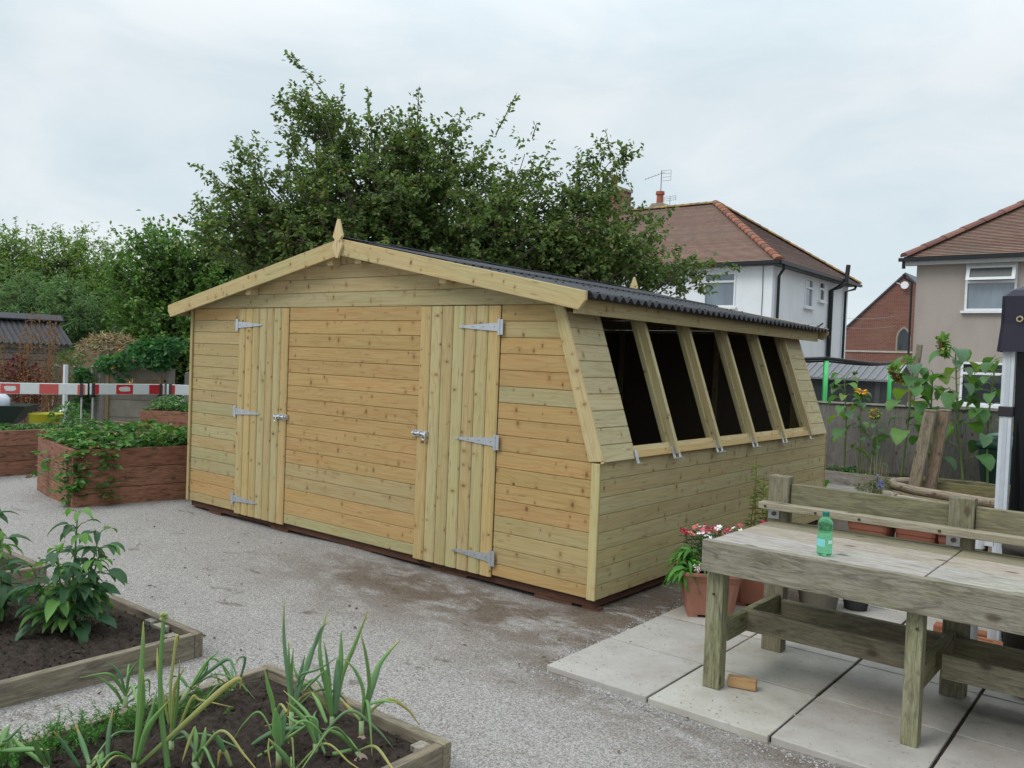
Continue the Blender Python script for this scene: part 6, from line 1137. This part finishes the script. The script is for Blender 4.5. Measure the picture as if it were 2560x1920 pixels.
for zz in (1.05, 1.2, 1.35, 1.48): m.tube([a+Vector((.05, .0, zz)), a+Vector((.42, .05, zz))], .009, 4, (.2, .2, .2))
m.tube([a+Vector((.42, .05, 1.05)), a+Vector((.42, .05, 1.48))], .008, 4, (.2, .2, .2)); m.build('aerial', 'metal', c2)
m = Mesh(); a = Vector((-14.25, ym, 8.1)); m.tube([a, a+Vector((0, 0, .3))], .012, 5, (.2, .2, .2))
for zz in (.2, .28, .36): m.tube([a+Vector((-.3, 0, zz)), a+Vector((.28, .0, zz+.02))], .008, 4, (.2, .2, .2))
for xx in (-.28, 0, .26): m.tube([a+Vector((xx, 0, .19)), a+Vector((xx, 0, .37))], .007, 4, (.2, .2, .2))
m.build('aerial', 'metal', rf)
HB = thing('beige_house', 'grey beige rendered house with brown tiled hip roof at the right edge', 'house', (0, 26, 0)); bx0, bx1, by0, by1, bz = -3.61, 5.5, 22.62, 30.5, 4.84
wu = (-2.29, -1.0, 3.38, 4.73); wd = (-2.29, -.95, .70, 1.91); house_walls(HB, bx0, bx1, by0, by1, bz, 'beige', [wu, wd]); w = window(HB, 'y', by0, *wu, -1, top=4.20, open_top=True, glass='greyglass'); window(HB, 'y', by0, *wd, -1, top=1.59, glass='darkglass')
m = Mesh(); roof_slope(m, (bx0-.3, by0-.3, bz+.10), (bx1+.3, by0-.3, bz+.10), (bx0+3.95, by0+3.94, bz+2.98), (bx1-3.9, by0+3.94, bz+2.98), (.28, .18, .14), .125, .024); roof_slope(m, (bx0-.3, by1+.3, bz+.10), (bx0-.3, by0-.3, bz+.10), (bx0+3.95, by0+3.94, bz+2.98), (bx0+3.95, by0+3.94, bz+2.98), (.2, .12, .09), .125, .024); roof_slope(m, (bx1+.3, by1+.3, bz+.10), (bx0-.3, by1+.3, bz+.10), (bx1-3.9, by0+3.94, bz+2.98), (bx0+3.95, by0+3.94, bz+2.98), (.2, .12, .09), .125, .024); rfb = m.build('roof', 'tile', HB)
m = Mesh(); hip_tiles(m, (bx0-.3, by0-.3, bz+.15), (bx0+3.95, by0+3.94, bz+3.03), [(.20, .10, .08), (.18, .095, .08), (.22, .115, .085)], .15, .62); m.build('hip_tiles', 'matt', rfb)
m = Mesh(); m.beam((bx0-.42, by0-.38, bz+.03), (bx1+.3, by0-.38, bz+.06), .12, .10, PIPE); m.build('gutter', 'plastic', HB); m = Mesh(); m.box((bx0-.3, by0-.31, bz-.13), (bx1+.3, by0-.28, bz+.02), (.42, .42, .42)); m.box((bx0-.28, by0-.28, bz-.12), (bx1, by0, bz-.09), (.3, .28, .26)); m.build('fascia', 'paint', HB)
pipe(HB, [(bx0-.30, by0-.28, bz+.0), (bx0-.30, by0-.28, bz-.22)], .05); pipe(HB, [(bx0-.32, by0-.16, bz-.36), (bx0-.30, by0-.14, bz-.48), (bx0-.10, by0-.08, bz-.62), (bx0-.08, by0-.08, 0)], .032)
CH = thing('brick_gable_building', 'red brick gabled building with a pointed arch window between the two houses', 'church hall', (-10, 50, 0)); gy = 47.1; m = Mesh(); ax, az, sl_ = -10.0, 7.16, .985
m.extr([(ax-6.5, gy, GZ), (ax+6.5, gy, GZ), (ax+6.5, gy, az-6.5*sl_), (ax, gy, az), (ax-6.5, gy, az-6.5*sl_)], (0, .4, 0), (.5, .5, .5)); m.build('gable_wall', 'brick', CH)
m = Mesh()
for s in (-1, 1): m.hexa([(ax, gy-.12, az+.02), (ax+s*6.8, gy-.12, az-6.8*sl_+.02), (ax+s*6.8, gy+14, az-6.8*sl_+.02), (ax, gy+14, az+.02)], [(ax, gy-.12, az+.14), (ax+s*6.8, gy-.12, az-6.8*sl_+.14), (ax+s*6.8, gy+14, az-6.8*sl_+.14), (ax, gy+14, az+.14)], (.07, .075, .10))
m.build('roof', 'paint', CH); m = Mesh(); m.box((ax-6.4, gy-.06, 2.70), (ax+6.4, gy-.005, 2.80), (.42, .39, .34)); m.build('string_course', 'stone', CH)
def arch(w, z0, z1, d): c = -9.93; h = z1-z0; return [(c-w, gy-d, z0), (c+w, gy-d, z0), (c+w, gy-d, z0+h*.55), (c+w*.86, gy-d, z0+h*.74), (c+w*.5, gy-d, z0+h*.9), (c, gy-d, z1), (c-w*.5, gy-d, z0+h*.9), (c-w*.86, gy-d, z0+h*.74), (c-w, gy-d, z0+h*.55)]
m = Mesh(); m.extr(arch(.40, 2.82, 4.22, .04), (0, .035, 0), (.30, .25, .2)); aw = m.build('arch_window', 'stone', CH); m = Mesh(); m.extr(arch(.31, 2.86, 4.10, .05), (0, .009, 0), (.1, .1, .1)); m.build('pane', 'darkglass', aw)
m = Mesh(); m.lathe([(.24, 0), (.26, .02), (.2, .05)], (0, 0, 0), 18, (.72, .74, .76)); 
m2 = Mesh(); V = [(ax+.05+.21*math.cos(t), gy-.30, 6.55+.21*math.sin(t)) for t in np.linspace(0, 6.0, 20)]; m2.extr(V, (0, .06, 0), (.75, .77, .79)); m2.tube([(ax+.05, gy-.25, 6.5), (ax-.5, gy-.05, 6.75)], .025, 6, (.6, .6, .6)); m2.build('white_disc_lamp', 'paint', CH)
m = Mesh(); m.box((-11.9, 40, GZ), (-11.7, 40.2, 2.9), (.28, .27, .25)); m.lathe([(.16, 2.9), (.2, 3.0), (.1, 3.1), (.03, 3.5)], (-11.8, 40.1, 0), 10, (.28, .27, .25)); m.lathe([(.01, 0)]*2, (-11.8, 40.1, 3.5), 4); tag(m.build('stone_finial_post', 'stone'), 'slim grey stone post in front of the brick gable', 'post')
for z, lab in (((3.71, 4.79), 'upper'), ((3.33, 4.22), 'lower')):
    m = Mesh(); m.tube([Vector((-8.44-.17*k, 31.0+k*1.53, z[0]+(z[1]-z[0])*k/10-.004*k*(10-k))) for k in range(11)], .009, 4, (.35, .36, .38)); tag(m.build('overhead_wire', 'plastic'), '%s of two thin overhead wires between the white house and the brick gable' % lab, 'wire')

# ------------------------------------------------------------ trees and hedge
LC = [(.080, .128, .042), (.112, .175, .052), (.155, .222, .065), (.155, .142, .055), (.22, .26, .095)]
def tree(name, label, base, ells, nb, ntw, nlf, L, w, cols, p, shoots=(), tr=.09, group=None, seedspread=.35, twl=(.22, .5), upb=.25):
    t = thing(name, label, 'tree', base, group); br = Mesh(); lf = Mesh(); B = Vector(base); E = [np.array(e, float) for e in ells]; vol = np.array([e[3]*e[3]*e[4] for e in E]); PP = []; DD = []; ctr = Vector(tuple(np.average([e[:3] for e in E], axis=0, weights=vol)))
    for e, v in zip(E, vol):
        c = Vector(tuple(e[:3])); low = c-Vector((0, 0, e[4]*.5)); j = B.lerp(Vector((ctr.x, ctr.y, B.z)), .2)+Vector((R.gauss(0, .12), R.gauss(0, .12), max(.5, (low.z-B.z)*.35))); limb = spline([B+Vector((R.gauss(0, .08), R.gauss(0, .08), 0)), j, j.lerp(low, .6)+Vector((0, 0, -.05)), c], 6); rr = tr*(.45+.55*min(1, v/max(vol)))
        br.tube(limb, [rr*(1-.78*i/len(limb)) for i in range(len(limb))], 7, (.10, .085, .07))
        n = max(6, int(nb*v**.55))
        for _ in range(n):
            d = Vector((R.gauss(0, 1), R.gauss(0, 1), R.gauss(.12, 1))).normalized(); k = R.uniform(.55, 1.06); tip = c+Vector((d.x*e[3], d.y*e[3], d.z*e[4]))*k; s = limb[R.randrange(len(limb)//2, len(limb))]; mid = s.lerp(tip, .5)+Vector((R.gauss(0, .08), R.gauss(0, .08), -.04)); q = spline([s, mid, tip], 5); br.tube(q, [rr*.28*(1-.85*i/len(q))+.003 for i in range(len(q))], 5, (.095, .08, .065))
            for _2 in range(ntw):
                f = R.uniform(.35, 1.0); s2 = q[min(int(f*len(q)), len(q)-1)]; td = (d*.6+Vector((R.gauss(0, .7), R.gauss(0, .7), R.gauss(upb, .55)))).normalized(); ln = R.uniform(*twl); e2 = s2+td*ln; 
                if R.random() < .3: br.tube([s2, e2], [.004, .002], 3, (.09, .075, .06))
                for i in range(nlf): g_ = R.uniform(.1, 1.05); PP.append(tuple(s2+td*(ln*g_)+Vector((R.gauss(0, .02), R.gauss(0, .02), R.gauss(0, .02))))); DD.append((td.x*.5+R.gauss(0, .7), td.y*.5+R.gauss(0, .7), td.z*.3+R.gauss(-.1, .5)))
    for s in shoots:
        q = spline(s, 8); br.tube(q, [.011*(1-.8*i/len(q)) for i in range(len(q))], 5, (.10, .085, .065)); Ls = sum((Vector(b)-Vector(a)).length for a, b in zip(s, s[1:]))
        for i in range(int(Ls*62)): f = R.random()**1.5; k = int((1-f)*.999*(len(q)-1)) if R.random() < .8 else int(f*(len(q)-1)); PP.append(tuple(q[k]+Vector((R.gauss(0, .03), R.gauss(0, .03), R.gauss(0, .03))))); DD.append((R.gauss(0, 1), R.gauss(0, 1), R.gauss(0, .6)))
    n = len(PP); ci = NR.choice(len(cols), n, p=p); C = np.array(cols)[ci]*(1+NR.uniform(-.25, .25, (n, 1))); leaves(lf, np.array(PP), np.array(DD), NR.uniform(.65, 1.25, n)*L, NR.uniform(.75, 1.2, n)*w, C, droop=.2)
    br.build('trunk', 'bark', t); lf.build('crown', 'leaf', t); return n
TREE = [(-6.79, 4.02, 3.9, 1.35, .95), (-7.37, 3.58, 4.72, 0.55, 0.62), (-6.13, 4.57, 4.42, 0.72, 0.60), (-5.3, 5.22, 4.0, 0.72, 0.64), (-7.85, 3.15, 3.66, 0.83, 0.83), (-4.37, 5.95, 3.68, 0.62, 0.66), (-4.02, 6.25, 4.32, 0.20, 0.36), (-3.85, 6.34, 3.25, 0.78, 0.58), (-3.15, 6.88, 2.86, 0.55, 0.24), (-5.42, 5.09, 3.37, 1.5, 0.69), (-6.97, 3.84, 3.15, 1.6, 0.69), (-8.45, 2.7, 4.0, 0.34, 0.30), (-8.25, 2.9, 3.3, 0.85, 0.62), (-5.9, 4.9, 3.0, 1.6, .6), (-4.3, 5.9, 2.9, 1.0, .5)]
SH = [[(-7.19, 3.73, 4.93), (-7.45, 3.54, 5.4), (-7.65, 3.39, 5.67), (-7.85, 3.24, 5.89)], [(-6.29, 4.44, 4.77), (-6.3, 4.47, 5.49)], [(-5.38, 5.18, 4.81), (-5.16, 5.38, 5.45)], [(-4.02, 6.25, 4.54), (-4.11, 6.2, 4.96)], [(-6.84, 4.01, 4.95), (-6.89, 3.99, 5.43)], [(-3.88, 6.36, 4.27), (-3.84, 6.4, 4.65)], [(-2.98, 7.03, 3.01), (-2.39, 7.5, 2.98)], [(-7.68, 3.33, 4.63), (-7.91, 3.15, 4.79)], [(-4.95, 5.52, 4.77), (-4.91, 5.56, 5.01)], [(-5.86, 4.79, 4.79), (-5.78, 4.87, 5.17)], [(-8.24, 2.85, 3.91), (-8.54, 2.63, 4.23)], [(-8.1, 2.98, 4.27), (-8.32, 2.81, 4.53)]]
nl = tree('tree', 'tall dark green multi stemmed tree rising behind the shed roof', (-5.9, 5.2, GZ), TREE, 58, 9, 18, .074, .048, LC, [.30, .32, .18, .12, .08], SH, .085)
HC = [(.09, .175, .045), (.125, .225, .055), (.17, .275, .07), (.075, .14, .04)]
nl2 = tree('hedge_tree', 'bright mid green bushy tree between the shed gable and the paler hedge', (-13.4, 5.3, GZ), [(-14.08, 4.56, 3.2, .87, .75), (-13.34, 5.16, 3.45, .87, .67), (-12.6, 5.8, 3.5, .87, .62), (-13.66, 4.86, 2.3, 1.2, .9), (-14.3, 4.35, 2.4, .7, .8), (-12.6, 5.6, 2.4, 1.1, 1.0), (-13.2, 4.7, 1.4, 1.2, .7)], 62, 8, 13, .098, .062, HC, [.34, .34, .17, .15], [], .07)
nl3 = tree('hedge_tree', 'dark green bush close behind the shed, left of its gable end', (-10.3, 4.6, GZ), [(-10.6, 4.3, 2.1, .8, .7), (-9.6, 5.2, 2.7, .9, .9), (-10.1, 4.6, 1.3, .8, .7), (-9.0, 5.0, 3.3, .7, .55), (-9.3, 4.6, 1.6, .8, .8)], 52, 8, 13, .082, .054, [(.07, .15, .045), (.08, .165, .045), (.08, .16, .04)], [.45, .35, .2], [], .06)
PC = [(.15, .235, .06), (.20, .29, .075), (.11, .19, .05), (.25, .32, .10)]
nl4 = tree('hedge_tree', 'pale yellowish green feathery hedge tree at the left edge of the picture', (-18.3, 4.6, GZ), [(-19.2, 3.7, 3.35, 1.1, .8), (-18.1, 4.6, 3.45, 1.1, .62), (-17.3, 5.2, 3.05, 1.0, .62), (-18.7, 4.1, 2.3, 1.3, .8), (-17.5, 5.0, 2.1, 1.2, .8), (-19.9, 3.2, 3.0, 1.0, .9), (-18.4, 4.3, 1.3, 1.6, .8)], 56, 9, 14, .10, .036, PC, [.36, .30, .22, .12], [[(-19.05, 3.8, 3.9), (-19.1, 3.8, 4.42)], [(-18.3, 4.5, 3.9), (-18.35, 4.5, 4.3)], [(-17.3, 5.2, 3.55), (-17.2, 5.3, 3.95)], [(-19.5, 3.4, 3.8), (-19.55, 3.4, 4.2)]], .07)
nl5 = tree('willow_bush', 'grey green willow like bush with narrow drooping leaves above the small dark shed', (-16.6, 4.0, GZ), [(-16.77, 3.6, 2.35, .85, .6), (-16.1, 4.1, 2.3, .75, .55), (-17.3, 3.1, 2.5, .8, .6), (-15.4, 4.6, 1.9, .7, .6), (-16.0, 4.3, 1.4, 1.1, .6)], 60, 8, 13, .13, .022, [(.17, .27, .14), (.13, .22, .10), (.22, .32, .16)], [.4, .4, .2], [], .05, twl=(.2, .45), upb=-.1)
for i, (x, y, h, r, lab) in enumerate(((-22.5, 7.5, 3.4, 2.0, 'round dark tree far behind the pale hedge'), (-17.0, 10.5, 3.2, 2.3, 'broad dark tree far behind the bright bushy tree'), (-10.5, 10.5, 3.0, 2.0, 'dark tree hidden behind the tall tree, left of the white house'))):
    tree('far_tree', lab, (x, y, GZ), [(x, y, h*.62, r, h*.38), (x+.8, y+.5, h*.45, r*.8, h*.35)], 24, 8, 10, .15, .09, LC, [.34, .32, .14, .12, .08], [], .12)
print('leaf counts', nl, nl2, nl3, nl4, nl5)
for o in list(bpy.data.objects):
    if '_org' in o: del o['_org']
